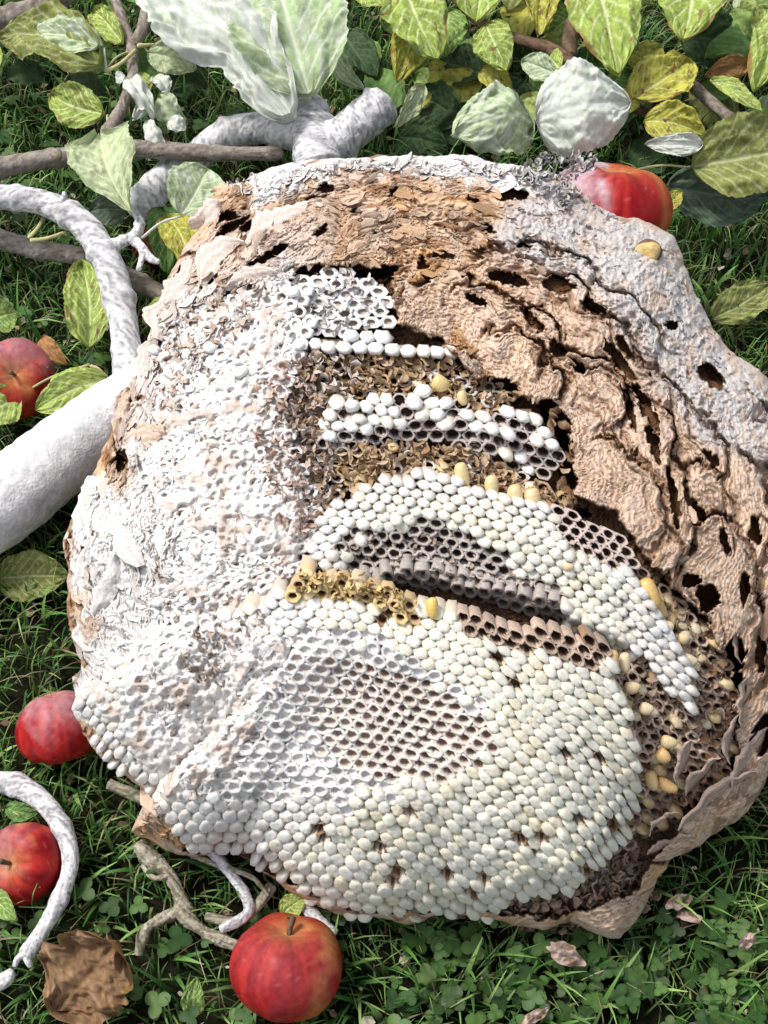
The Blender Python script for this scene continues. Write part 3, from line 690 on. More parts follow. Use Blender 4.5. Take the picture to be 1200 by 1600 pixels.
# ------------------------------------------------------------------ ground
gs = mesh_obj('ground', [(-15, -15, -.004), (15, -15, -.004), (15, 15, -.004), (-15, 15, -.004)], np.array([[0, 1, 2, 3]]), M_soil, None, np.tile([.02, .02, .010], (4, 1)))
tag(gs, kind='structure')
def in_nest_ground(x, y):
    """True where the nest covers the ground"""
    poly = [(p[0], p[1]) for p in (rim + (ctr - rim) * np.array([1, 1, 0]) * .12)[::20, :2]]
    return inpoly(x, y, poly)
def blades(n, xr, yr, hmin, hmax, wmin, wmax, cols, seed, seg=4, lay=.6):
    r = np.random.default_rng(seed)
    x = r.uniform(xr[0], xr[1], n); y = r.uniform(yr[0], yr[1], n)
    keep = ~in_nest_ground(x, y) & (r.random(n) < .35 + 1.1 * fbm(x * 30, y * 30, 3, seed))
    x = x[keep]; y = y[keep]; n = len(x)
    hgt = r.uniform(hmin, hmax, n) * (.6 + .8 * fbm(x * 18, y * 18, 2, seed + 1)); wd = r.uniform(wmin, wmax, n)
    ang = r.uniform(0, 2 * np.pi, n) * .8 + 6 * fbm(x * 10, y * 10, 2, seed + 2)
    ln = r.uniform(.1, 1, n) * lay * 2
    d = np.stack([np.cos(ang), np.sin(ang), 0 * ang], 1); sdv = np.stack([-np.sin(ang + r.uniform(-.8, .8, n)), np.cos(ang), 0 * ang], 1)
    V = []
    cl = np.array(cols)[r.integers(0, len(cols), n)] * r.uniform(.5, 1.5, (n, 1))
    C = []
    for k in range(seg + 1):
        s = k / seg
        th = ln * s * 1.5
        hz = hgt * (np.sin(np.minimum(th, 2.6)) / np.maximum(ln * 1.5, .05)); 
        px = hgt * (1 - np.cos(np.minimum(th, 2.6))) / np.maximum(ln * 1.5, .05)
        c = np.stack([x, y, 0 * x - .002], 1) + d * px[:, None] + np.array([0, 0, 1]) * hz[:, None]
        wk = wd * (1 - s ** 2 * .9) * .5
        V += [c - sdv * wk[:, None], c + sdv * wk[:, None]]
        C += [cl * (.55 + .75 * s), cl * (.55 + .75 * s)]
    V = np.stack(V, 1); C = np.stack(C, 1); m = 2 * (seg + 1)
    b = (np.arange(n) * m)[:, None, None]
    q = np.array([[2 * k, 2 * k + 1, 2 * k + 3, 2 * k + 2] for k in range(seg)])[None]
    return V.reshape(-1, 3), (b + q).reshape(-1, 4), C.reshape(-1, 3)
GC = [(.09,.22,.04),(.16,.31,.07),(.05,.14,.03),(.26,.40,.13),(.07,.18,.04)]
mb = MB()
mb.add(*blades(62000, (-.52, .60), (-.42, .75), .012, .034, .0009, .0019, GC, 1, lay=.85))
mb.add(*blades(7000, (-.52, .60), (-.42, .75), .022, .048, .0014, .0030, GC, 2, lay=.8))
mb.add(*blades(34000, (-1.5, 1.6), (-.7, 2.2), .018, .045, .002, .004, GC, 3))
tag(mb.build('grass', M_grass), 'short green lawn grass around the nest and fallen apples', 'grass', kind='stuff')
mb = MB()
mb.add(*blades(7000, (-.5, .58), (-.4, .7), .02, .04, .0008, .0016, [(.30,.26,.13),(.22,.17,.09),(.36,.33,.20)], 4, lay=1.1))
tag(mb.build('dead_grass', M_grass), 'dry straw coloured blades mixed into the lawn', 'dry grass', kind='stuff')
# ================================================================== branches
def catmull(pts, n):
    p = np.array(pts, float); p = np.concatenate([2 * p[:1] - p[1:2], p, 2 * p[-1:] - p[-2:-1]])
    out = []
    for i in range(1, len(p) - 2):
        for k in range(n):
            t = k / n
            a, b, c, d = p[i - 1], p[i], p[i + 1], p[i + 2]
            out.append(.5 * (2 * b + (c - a) * t + (2 * a - 5 * b + 4 * c - d) * t * t + (3 * b - a - 3 * c + d) * t ** 3))
    out.append(p[-2]); return np.array(out)
def tube(mb, pts, style, seed=0, seg=28, n=14, rough=.08, caps=True, world=False):
    """pts: (u, v, height of centre, radius px)"""
    q = catmull(pts, n)
    if world: P = q[:, :3]; R = q[:, 3]
    else:
        P = G(q[:, 0], q[:, 1], q[:, 2]); R = q[:, 3] * depth_at_height(q[:, 1], q[:, 2]) / FPX
    T = nrm(np.gradient(P, axis=0)); up = np.array([0.1, 0.2, 1.0]); S = nrm(np.cross(T, up)); W = np.cross(S, T)
    M = len(P); th = np.linspace(0, 2 * np.pi, seg, endpoint=False)
    arc = np.concatenate([[0], np.cumsum(np.linalg.norm(np.diff(P, axis=0), axis=1))])
    A, TH = np.meshgrid(arc * 100, th, indexing='ij')
    cx, cy = np.cos(TH) * 2 + 9 + A * 1.3, np.sin(TH) * 2 + 5 + A * .5
    k = 1 + rough * 2 * (fbm(cx, cy, 4, seed) - .5) + rough * 1.6 * (fbm(cx * 4, cy * 4, 3, seed + 4) - .5)
    knot = 1 + .18 * np.exp(-((np.mod(arc * 100 + seed, 4.2) - 2) / .35) ** 2)[:, None] * (style != 'limb')
    RR = R[:, None] * k * knot
    V = P[:, None] + S[:, None] * (np.cos(TH) * RR)[..., None] + W[:, None] * (np.sin(TH) * RR)[..., None]
    n1 = fbm(cx * 1.6, cy * 1.6, 4, seed + 11); n2 = fbm(cx * 5, cy * 5, 3, seed + 21)
    upf = np.sin(TH) * .5 + .5
    if style == 'limb': c = mix(mix([.82,.82,.83], [.72,.72,.74], ss(.4,.7,n1)), [.42,.41,.43], ss(.60,.72,n2) * .5)
    elif style == 'white': c = mix(mix([.78,.78,.80], [.42,.41,.43], ss(.46,.64,n1) * .75), [.22,.20,.20], ss(.57,.68,n2) * .75)
    elif style == 'grey': c = mix(mix([.33,.29,.25], [.20,.16,.13], ss(.4,.65,n1)), [.48,.45,.42], ss(.6,.75,n2) * .6)
    elif style == 'brown': c = mix([.20,.13,.09], [.10,.065,.045], ss(.4,.65,n1))
    elif style == 'lichen': c = mix(mix([.38,.35,.27], [.20,.16,.11], ss(.4,.6,n1)), [.55,.55,.45], ss(.55,.7,n2) * .7)
    elif style == 'petiole': c = mix([.52,.55,.28], [.60,.50,.25], n1)
    else: c = mix([.66,.68,.58], [.72,.74,.70], n1)
    F = grid_faces(M, seg, True)
    VV = np.concatenate([V.reshape(-1, 3), P[:1] - T[:1] * R[0] * .35, P[-1:] + T[-1:] * R[-1] * .35])
    j = np.arange(seg); j2 = (j + 1) % seg
    c0 = np.stack([j2, j, np.full(seg, M * seg)], 1); c1 = np.stack([(M - 1) * seg + j, (M - 1) * seg + j2, np.full(seg, M * seg + 1)], 1)
    endc = np.array([[.55,.42,.25],[.55,.42,.25]]) if style in ('grey',) else c[0, :1].repeat(2, 0)
    mb.add(VV, [F, c0, c1], np.concatenate([c.reshape(-1, 3), endc]))
def branch(name, pts, style, label=None, cat=None, seed=0, seg=28, parent=None, rough=.08):
    mb = MB(); tube(mb, pts, style, seed, seg, rough=rough); o = mb.build(name, M_bark)
    if label: o['label'] = label
    if cat: o['category'] = cat
    if parent: adopt(parent, o)
    return o
def root_at(name, u, v, label, cat, group=None):
    p = G(u, v, 0); e = empty(name, tuple(p)); tag(e, label, cat, group); return e

# ================================================================== leaves
PAL = {'brown': ([.34,.21,.12], [.22,.12,.06], .5, .3, 0), 'white': ([.50,.58,.42], [.78,.81,.72], 0, 0, .62), 'palew': ([.44,.56,.30], [.74,.80,.62], .05, .05, .42), 'pale': ([.50,.58,.33], [.70,.76,.52], .1, .1, .25),
       'green': ([.20,.34,.07], [.55,.63,.30], .15, .1, .0), 'yellow': ([.50,.48,.06], [.68,.70,.28], .55, .35, .0), 'lime': ([.36,.48,.09], [.70,.78,.40], .35, .35, .05),
       'drab': ([.24,.27,.07], [.50,.52,.28], .2, .1, .0), 'dark': ([.045,.085,.035], [.10,.16,.07], .1, .0, .0), 'orange': ([.48,.26,.10], [.40,.2,.1], .5, .5, 0), 'grn2': ([.12,.24,.06], [.28,.42,.16], .1, .05, 0),
       'bgre': ([.10,.15,.10], [.18,.24,.17], .1, 0, .25)}
def leaf_mesh(mb, b, t, wpx, pal, seed=0, roll=0, fold=.25, arch=.12, wave=.05, nu=110, nv=48, shape=0, pet=None, facing=.65, crump=.11, torn=.12):
    b = np.asarray(b, float); t = np.asarray(t, float)
    ax = t - b; Lg = np.linalg.norm(ax); ax = ax / Lg
    mid = (b + t) / 2; view = nrm(np.array([0., -.35, 1.]) * (1 - facing) + nrm(CAM - mid) * facing)
    sd_ = nrm(np.cross(ax, view)); n = nrm(np.cross(sd_, ax))
    c_, s_ = math.cos(roll), math.sin(roll); sd2 = sd_ * c_ + n * s_; n2 = n * c_ - sd_ * s_
    D = (mid - CAM) @ FW; W = wpx * D / FPX / 2
    T, S = np.meshgrid(np.linspace(0, 1, nu), np.linspace(-1, 1, nv), indexing='ij')
    if shape == 0: w = np.sin(np.pi * np.clip(T, 0, 1) ** .78) ** .62
    elif shape == 1: w = np.sin(np.pi * np.clip(T, 0, 1) ** .95) ** .5
    else: w = np.sin(np.pi * .5 * np.minimum(T * 1.35, 1) ** 1.3) * (1 - ss(.88, 1.0, T) * .9)      # fan
    w = w * (1 + .035 * np.abs((T * 17) % 1 - .5) * 2 + torn * (fbm(T * 7 + seed, S * 0 + np.sign(S) * 3 + 7, 3, seed) - .5) * 2)
    vv = .9; tv = T - .38 * np.abs(S) * vv + .02 * np.sign(S) + .05 * (fbm(T * 3, S * 2 + 4, 2, seed + 90) - .5)
    vein = np.exp(-(((tv * 7) % 1 - .5) / (.085 if nu > 50 else .2)) ** 2) * (1 if nu > 50 else .4) * ss(.05, .2, np.abs(S)) * (1 - ss(.8, 1, np.abs(S)) * .6)
    midr = np.exp(-(S / (.025 + .045 * (1 - T))) ** 2)
    nz = fbm(T * 5 + seed * 3.1, S * 3 + 8, 3, seed + 40)
    hgt = fold * np.abs(S) * w * W + arch * Lg * np.sin(np.pi * T) * (1 - .4 * S * S) + wave * Lg * (nz - .5) * 2 * (.3 + np.abs(S)) - .018 * W * vein + .008 * W * np.sin(tv * 9 * 2 * np.pi) * np.abs(S) + crump * Lg * (1 - np.abs(2 * fbm(T * 3.2 + seed, S * 1.7 + 5, 3, seed + 33) - 1)) * (.4 + .6 * np.abs(S)) - .03 * W * midr
    bend = .06 * Lg * math.sin(seed * 1.7) * np.sin(np.pi * T)
    P = b + ax * (T * Lg)[..., None] + sd2 * (S * w * W + bend)[..., None] + n2 * hgt[..., None]
    P[..., 2] = np.maximum(P[..., 2], .003)
    base, vc, spots, edge, pw = PAL[pal]
    mo = fbm(T * 16 + seed, S * 8 + 2, 4, seed + 99); net = 1 - np.abs(2 * fbm(T * 26 + seed, S * 14, 2, seed + 98) - 1); c = mix(np.array(base) * .62, np.array(base) * 1.15, ss(.25, .75, .5 * nz + .5 * mo))
    c = mix(c, vc, np.clip(vein * .8 + midr + .45 * ss(.86, .98, net), 0, 1))
    sn = fbm(T * 14 + seed * 5.7, S * 9 + 3, 3, seed + 60)
    c = mix(c, [.26,.15,.06], ss(.78 - .25 * spots, .86 - .2 * spots, sn) * min(1, spots * 3))
    en = fbm(T * 4 + seed, S * 3, 3, seed + 70)
    c = mix(c, [.40,.25,.08], ss(1.02 - .5 * edge, 1.2 - .5 * edge, np.abs(S) ** 3 * .45 + np.abs(T - .5) * .35 + en * .75) * min(1, edge * 3))
    pn = fbm(T * 7 + seed * 2.2, S * 6 + 1, 4, seed + 80)
    c = mix(c, [.76,.78,.74], ss(1 - pw - .12, 1 - pw + .2, pn + .12 * (pw > .5)) * min(.85, pw * 1.1 + .01))
    mb.add(P.reshape(-1, 3), grid_faces(nu, nv), c.reshape(-1, 3))
    if pet is not None:
        pe = np.asarray(pet, float); m = (b + pe) / 2 + np.array([0, 0, .004])
        tube(mb, [tuple(b) + (.0009,), tuple(m) + (.0009,), tuple(pe) + (.0012,)], 'petiole' if pal not in ('white', 'palew') else 'pp', seed, seg=7, n=5, world=True, rough=.02)
_ls = [0]
def leaf(b, t, w, pal, label=None, cat=None, parent=None, name='leaf', pet=None, **k):
    """b, t, pet: (u, v, h)"""
    _ls[0] += 1; mb = MB()
    leaf_mesh(mb, G(*b), G(*t), w, pal, seed=_ls[0], pet=None if pet is None else G(*pet), **k)
    o = mb.build(name, M_leaf)
    if label: o['label'] = label
    if cat: o['category'] = cat
    if parent: adopt(parent, o)
    return o

# ---- the thick whitened limb with its curved side branch
lr = root_at('tree_limb', 40, 780, 'thick chalky white apple tree limb running under the left edge of the nest', 'tree limb')
branch('limb_trunk', [(-190,905,.040,72),(0,785,.043,66),(110,702,.043,60),(230,620,.040,58),(420,500,.035,50)], 'limb', parent=lr, seed=3, seg=48, rough=.05)
sb = branch('side_branch', [(-90,308,.075,20),(0,308,.075,19),(70,318,.072,20),(128,350,.068,22),(163,400,.062,23),(184,460,.056,24),(196,530,.05,22),(200,600,.048,24),(205,650,.04,28)], 'white', parent=lr, seed=5)
for p_ in ([(165,392,.065,12),(190,378,.068,9),(212,366,.070,8),(218,345,.072,7),(210,330,.074,5)], [(205,370,.070,8),(222,388,.071,7),(236,404,.070,6),(248,409,.071,3)],
           [(222,388,.071,6),(222,402,.070,5),(216,422,.068,4)], [(96,318,.078,7),(100,308,.080,5),(101,300,.082,3)]):
    branch('twig', p_, 'white', parent=sb, seed=7, seg=14, rough=.25)
# ---- pale diagonal branch ending in the forked stub above the nest
dr = root_at('forked_branch', 470, 240, 'powdery white branch ending in a fat forked stub above the nest, two big leaves', 'branch')
branch('branch_stem', [(218,335,.030,25),(245,292,.036,26),(300,250,.042,24),(350,214,.048,25),(410,200,.052,24),(480,215,.055,26)], 'white', parent=dr, seed=9, seg=32)
branch('stub', [(500,262,.060,38),(493,228,.066,36),(490,200,.070,32),(486,172,.075,28),(484,156,.077,18)], 'white', parent=dr, seed=11, seg=32, rough=.10)
branch('stub', [(505,240,.062,34),(535,215,.070,33),(565,190,.076,32),(590,168,.080,30),(600,158,.081,20)], 'white', parent=dr, seed=13, seg=32, rough=.10)
leaf((462,188,.085), (222,-28,.10), 136, 'white', parent=dr, wave=.08, fold=.25, nu=150, nv=60, torn=.5, crump=.07)
leaf((484,152,.095), (428,-60,.128), 178, 'palew', parent=dr, wave=.06, fold=.25, nu=150, nv=60, torn=.12, crump=.07, pet=(486,170,.077))
leaf((572,140,.075), (548,45,.075), 40, 'palew', parent=dr, roll=.9, arch=.2, pet=(560,180,.07))
# ---- grey horizontal branch with a side twig and leaves
gr = root_at('grey_branch', 180, 250, 'grey brown branch lying level above the curved white one, leaves on its side twig', 'branch')
branch('branch_stem', [(-80,280,.055,17),(0,262,.055,16),(80,248,.057,15),(150,240,.058,15),(215,232,.06,13),(290,238,.06,14),(360,240,.06,11),(440,240,.058,10)], 'grey', parent=gr, seed=15)
branch('side_twig', [(165,238,.058,14),(172,205,.062,12),(192,165,.066,9),(208,120,.07,9),(205,70,.074,9),(190,30,.078,8),(172,-30,.08,7)], 'grey', parent=gr, seed=17, seg=20, rough=.15)
branch('side_twig', [(208,72,.074,9),(222,48,.078,10),(228,20,.08,9)], 'grey', parent=gr, seed=19, seg=16)
kn = branch('knot', [(88,240,.068,9),(90,244,.072,7)], 'grey', parent=gr, seed=21, seg=16)
leaf((163,75,.085), (46,66,.07), 62, 'palew', parent=gr, pet=(167,112,.075), arch=.15, roll=-.2)
leaf((163,112,.075), (2,66,.06), 95, 'drab', parent=gr, pet=(205,80,.074), roll=-.35, wave=.08)
leaf((168,180,.06), (86,150,.05), 66, 'lime', parent=gr, pet=(170,205,.06), roll=.2)
leaf((232,82,.075), (308,108,.065), 50, 'pale', parent=gr, pet=(214,70,.074), roll=-.3, facing=.3)
leaf((196,72,.075), (150,22,.07), 42, 'lime', parent=gr, roll=.3)
leaf((224,112,.075), (228,150,.06), 34, 'lime', parent=gr, roll=-.3)
leaf((12,50,.05), (55,38,.05), 30, 'lime', parent=gr)
leaf((2,110,.05), (-30,80,.05), 50, 'lime', parent=gr)
for i, (b_, t_, w_) in enumerate([((200,128,.075),(240,190,.07),34),((232,190,.07),(262,236,.06),30),((240,122,.075),(262,150,.07),32),((250,150,.07),(292,190,.06),46),((262,190,.065),(290,205,.06),30),((196,118,.08),(182,128,.075),20),((225,150,.072),(205,190,.07),24)]):
    leaf(b_, t_, w_, 'white' if i != 3 else 'palew', parent=gr, wave=.14, roll=.4 * (-1) ** i, arch=.25, nu=26, nv=18)
for q_ in ([(166,112,.075,3.2),(190,98,.08,3),(212,78,.08,3)], [(215,72,.08,3),(240,70,.078,2.5),(262,76,.075,2)], [(45,372,.06,3),(60,355,.062,3),(70,335,.06,3)], [(48,376,.06,3),(75,372,.062,3),(105,362,.06,3)]):
    mb = MB(); tube(mb, q_, 'petiole', 90, seg=8, n=8, rough=.05); o_ = mb.build('leaf_stalk', M_bark); adopt(gr, o_)
# ---- other branches
branch('grey_branch', [(-90,352,.035,17),(0,374,.035,15),(60,390,.035,15),(130,402,.034,14),(200,432,.032,14),(275,472,.03,13),(330,510,.03,12)], 'grey', 'rough grey branch passing beneath the curved white branch', 'branch', seed=23)
branch('grey_branch', [(-90,64,.05,22),(-10,36,.052,20),(40,22,.054,19),(90,-2,.056,17),(150,-40,.056,15)], 'grey', 'thick grey branch crossing behind the yellow leaf in the top corner', 'branch', seed=25)
tw = branch('curved_twig', [(-90,1225,.022,18),(0,1222,.024,17),(45,1236,.026,17),(84,1272,.028,15),(106,1318,.028,14),(108,1362,.028,13),(88,1416,.026,13),(62,1460,.024,12),(40,1492,.022,13)], 'white', 'bow shaped chalky white twig beside the nibbled apple', 'twig', seed=27)
branch('twig', [(44,1485,.023,6),(28,1498,.022,5),(22,1512,.02,4)], 'white', parent=tw, seed=29, seg=12); branch('twig', [(40,1490,.023,6),(44,1502,.022,5),(48,1510,.02,4)], 'white', parent=tw, seed=31, seg=12)
branch('twig', [(-60,1555,.015,14),(0,1535,.016,12),(20,1518,.018,7)], 'white', 'short powdery twig end poking in under the bow shaped one', 'twig', seed=33, seg=18)
lw = root_at('lichen_branch', 290, 1430, 'crumbly lichen covered dead branch under the lower edge of the nest', 'branch')
branch('branch_stem', [(215,1320,.022,10),(240,1345,.022,14),(262,1365,.022,10),(280,1400,.02,9),(290,1430,.02,12),(318,1455,.018,8),(345,1466,.017,10),(370,1478,.016,8),(440,1500,.01,6)], 'lichen', parent=lw, seed=35, rough=.4)
branch('side_twig', [(288,1420,.02,9),(255,1436,.019,10),(238,1444,.018,7),(225,1458,.017,9),(216,1492,.012,6)], 'lichen', parent=lw, seed=37, rough=.25, seg=18)
branch('side_twig', [(330,1330,.03,8),(362,1368,.028,8),(384,1400,.026,9),(386,1428,.024,8),(345,1452,.02,7)], 'white', parent=lw, seed=39, rough=.2, seg=18)
branch('side_twig', [(300,1335,.03,5),(340,1352,.03,4),(392,1370,.028,4),(420,1400,.024,3)], 'lichen', parent=lw, seed=46, rough=.3, seg=12)
branch('side_twig', [(262,1368,.024,5),(240,1372,.024,4),(222,1352,.022,3)], 'lichen', parent=lw, seed=47, rough=.3, seg=12)
branch('side_twig', [(425,1385,.02,9),(405,1412,.022,8),(372,1440,.02,7),(322,1432,.018,7)], 'lichen', parent=lw, seed=41, rough=.2, seg=18)
branch('side_twig', [(470,1410,.02,9),(500,1440,.022,9),(525,1458,.02,6)], 'white', parent=lw, seed=43, rough=.2, seg=18)
branch('side_twig', [(170,1225,.015,8),(215,1245,.015,9),(245,1262,.014,8)], 'lichen', parent=lw, seed=45, rough=.2, seg=18)

# ---- leafy branch across the top right
rb = root_at('leafy_branch', 880, 90, 'leafy apple branch with yellowing spotted leaves across the top of the picture', 'branch')
branch('branch_stem', [(690,-30,.05,10),(760,42,.055,9),(810,62,.06,9),(862,78,.065,10),(905,110,.066,11),(960,150,.06,9),(1060,200,.04,8)], 'brown', parent=rb, seed=51, seg=18)
branch('side_twig', [(890,90,.066,12),(892,50,.07,12),(905,15,.075,10),(920,-40,.08,8)], 'brown', parent=rb, seed=53, seg=18)
branch('side_twig', [(1070,122,.05,7),(1100,150,.05,9),(1135,180,.05,9),(1175,215,.045,8)], 'grey', parent=rb, seed=55, seg=18)
RL = [((632,-25,.09),(683,100,.07),100,'lime',.1),((660,40,.06),(618,132,.05),66,'yellow',.1),((745,-60,.08),(742,42,.075),105,'lime',0),((760,40,.075),(795,112,.06),62,'lime',-.3),
      ((850,-40,.08),(838,62,.065),60,'yellow',.3),((925,-40,.10),(966,128,.08),112,'lime',.05),((1070,-50,.09),(1066,72,.08),118,'lime',0),((872,118,.07),(818,96,.065),40,'palew',.2),
      ((985,160,.065),(1070,100,.06),84,'yellow',.2),((1000,168,.06),(966,150,.055),40,'yellow',.2),((1005,190,.06),(1100,214,.055),62,'yellow',.1),((1108,130,.06),(1188,184,.055),40,'lime',.6),((1168,100,.055),(1100,118,.05),38,'orange',.3),
      ((1200,20,.07),(1176,148,.06),70,'lime',.1),((880,112,.07),(860,88,.06),36,'lime',.3),((655,135,.06),(612,200,.055),34,'pale',.7),((700,20,.05),(690,95,.04),60,'green',.2),
      ((560,-10,.07),(610,10,.07),50,'lime',.2),((600,50,.05),(640,20,.05),60,'green',0),((720,190,.03),(650,150,.03),70,'dark',.2),((760,120,.04),(690,100,.03),70,'dark',-.2),((1060,60,.04),(1150,80,.03),90,'dark',.1),((820,130,.03),(780,190,.02),80,'dark',0),
      ((1000,120,.04),(960,200,.03),80,'grn2',0),((1120,220,.03),(1200,250,.03),60,'dark',.1),((620,215,.02),(700,235,.02),70,'dark',.1),((540,60,.03),(590,130,.03),60,'dark',.2),((900,20,.05),(850,60,.04),50,'green',.2)]
for b_, t_, w_, p_, ro_ in RL: leaf(b_, t_, w_, p_, parent=rb, roll=ro_)
rr_ = np.random.default_rng(12)
for k in range(34):
    u_ = rr_.uniform(560, 1230); v_ = rr_.uniform(-60, 215); a_ = rr_.uniform(0, 6.28); L_ = rr_.uniform(60, 105); h_ = rr_.uniform(.012, .035)
    leaf((u_, v_, h_), (u_ + L_ * math.cos(a_), v_ + .7 * L_ * math.sin(a_), h_ + rr_.uniform(-.01, .015)), L_ * .66, ['dark','grn2','dark','green','drab','grn2','yellow'][k % 7], parent=rb, roll=rr_.uniform(-.5, .5), nu=24, nv=14)
for k in range(26):
    u_ = rr_.uniform(590, 1210); v_ = rr_.uniform(-60, 190); a_ = rr_.uniform(.3, 2.8); L_ = rr_.uniform(45, 80); h_ = rr_.uniform(.03, .055)
    leaf((u_, v_, h_), (u_ + L_ * math.cos(a_), v_ + .8 * L_ * math.sin(a_), h_ - .01), L_ * .6, ['lime','yellow','green','lime','pale'][k % 5], parent=rb, roll=rr_.uniform(-.9, .9), nu=28, nv=16, arch=rr_.uniform(.05, .4), fold=rr_.uniform(.1, .7))
for k in range(16):
    u_ = rr_.uniform(-20, 420); v_ = rr_.uniform(-60, 130); a_ = rr_.uniform(0, 6.28); L_ = rr_.uniform(50, 90); h_ = rr_.uniform(.012, .035)
    leaf((u_, v_, h_), (u_ + L_ * math.cos(a_), v_ + .7 * L_ * math.sin(a_), h_ + rr_.uniform(-.01, .015)), L_ * .66, ['dark','grn2','dark','green','grn2'][k % 5], parent=gr, roll=rr_.uniform(-.5, .5), nu=24, nv=14)
# ---- single leaves
def fl(label, *a, **k): return leaf(*a, label=label, cat='leaf', name='fallen_leaf', **k)
fl('smaller chalk white leaf left of the bigger crumpled one behind the nest rim', (826,196,.10), (700,214,.115), 112, 'palew', arch=.34, wave=.10, shape=0, fold=-.3, nu=110, nv=50, crump=.15)
fl('big crumpled chalk white leaf standing above the red apple on the nest', (836,190,.115), (984,162,.125), 138, 'white', arch=.30, wave=.12, shape=0, fold=-.3, nu=110, nv=50, crump=.15)
fl('fan shaped pale yellow leaf standing between the grey and curved white branches', (212,345,.075), (158,214,.082), 108, 'pale', shape=2, wave=.06, arch=.05)
fl('grey green leaf half hidden behind the fan shaped pale leaf', (200,330,.05), (140,330,.05), 50, 'bgre')
fl('round pale green leaf on a long stalk by the torn upper corner of the nest', (282,338,.085), (322,268,.09), 92, 'palew', pet=(222,372,.07), arch=.15, shape=1, wave=.04)
fl('dark green and yellow blotched leaf under the round pale leaf', (262,345,.05), (300,430,.05), 60, 'yellow', roll=.2)
fl('dull green leaf beside the dark apple under the round pale leaf', (255,330,.045), (262,432,.04), 60, 'grn2')
fl('folded fresh green leaf pointing up below the rough grey branch', (140,548,.03), (128,415,.045), 72, 'lime', fold=.5)
fl('green leaf lying against the upper side of the thick limb', (170,592,.04), (58,640,.03), 62, 'lime', pet=(142,572,.045), arch=.2)
fl('yellow green leaf at the picture edge below the dusty red apple', (30,618,.03), (-40,650,.03), 66, 'lime', pet=(140,570,.045))
fl('bright green small leaf at the picture edge above the dusty red apple', (-12,500,.03), (26,488,.03), 56, 'green')
fl('orange brown withered leaf scrap beside the dusty red apple', (66,530,.03), (106,572,.028), 30, 'orange', arch=.2)
fl('green leaf tip caught on the left edge of the nest', (172,722,.075), (196,690,.08), 34, 'lime')
fl('yellow green leaf corner between limb and nest below the rough grey branch', (262,470,.04), (222,506,.04), 34, 'lime')
fl('large drab olive leaf with a long pale midrib at the right picture edge', (1078,262,.07), (1260,232,.08), 125, 'drab', pet=(985,268,.075), roll=.1, arch=.1)
fl('wide dark grey green leaf in shade right of the nest top apple', (1040,290,.05), (1205,300,.04), 92, 'bgre', roll=-.2)
fl('small bluish white leaf above the drab olive leaf', (1096,226,.085), (1006,226,.085), 34, 'white', arch=.15)
fl('yellow scrap of leaf right of the nest top apple', (1040,330,.055), (1064,300,.06), 26, 'yellow')
fl('blurred olive leaf lying in grass right of the nest', (1110,500,.02), (1200,445,.03), 60, 'drab')
fl('dark green leaf patch behind the upper rim of the nest', (775,285,.118), (835,282,.118), 26, 'dark')
fl('small upright oval green leaf beside the dry leaf', (305,1582,.012), (307,1524,.03), 36, 'green', fold=.1)
fl('yellow green leaf scrap tucked under the lower nest edge above the front apple', (440,1428,.02), (478,1400,.025), 38, 'lime')
fl('dull leaf lying in grass left of the nibbled apple', (10,1262,.02), (62,1270,.02), 30, 'grn2')
fl('muddy olive leaf flat on the ground below the thick limb', (0,905,.01), (110,900,.01), 80, 'drab', facing=.2)
fl('bright green leaf at the left picture edge above the dry brown leaf', (-25,1400,.02), (30,1440,.03), 40, 'green')
# ---- crumpled dry leaf and paper scraps
leaf((92,1572,.022), (186,1466,.034), 150, 'brown', label='crumpled dry brown leaf lying in the grass between twig and front apple', cat='dry leaf', name='dry_leaf', torn=.34, crump=.40, wave=.25, fold=-.2, shape=1, arch=.1)
def scrap(u, v, ru, rv, h, label, seed, rot=0):
    mb = MB(); T_, S_ = np.meshgrid(np.linspace(0, 1, 14), np.linspace(0, 2 * np.pi, 40), indexing='ij')
    k = 1 + .9 * (fbm(np.cos(S_) * 1.6 + seed, np.sin(S_) * 1.6, 3, seed) - .5)
    x = ru * T_ * k * np.cos(S_); y = rv * T_ * k * np.sin(S_); c_, s_ = math.cos(rot), math.sin(rot)
    uu = u + x * c_ - y * s_; vv = v + x * s_ + y * c_
    hh = h + .014 * (fbm(uu / 14, vv / 14, 3, seed) - .5) + .006 * T_ * np.sin(S_ + seed)
    c = mix([.56,.43,.37], [.32,.20,.14], ss(.45, .7, fbm(uu / 10, vv / 6, 3, seed + 1)))
    mb.add(G(uu, vv, hh).reshape(-1, 3), grid_faces(14, 40), c.reshape(-1, 3))
    tag(mb.build('paper_scrap', M_dry), label, 'paper scrap')
scrap(884, 1490, 34, 18, .026, 'largest loose scrap of pinkish nest paper in the clover', 3, .5)
scrap(1060, 1408, 22, 12, .026, 'torn brown paper scrap just off the lower right nest edge', 5, -.4)
scrap(1078, 1432, 20, 8, .024, 'thin pale paper scrap below the torn brown one', 7, .2)
scrap(1168, 1470, 15, 10, .024, 'small tan paper crumb far out in the clover near the right edge', 9, -.6)
scrap(835, 1588, 28, 9, .024, 'long tan paper scrap at the bottom edge of the picture', 11, -.5)

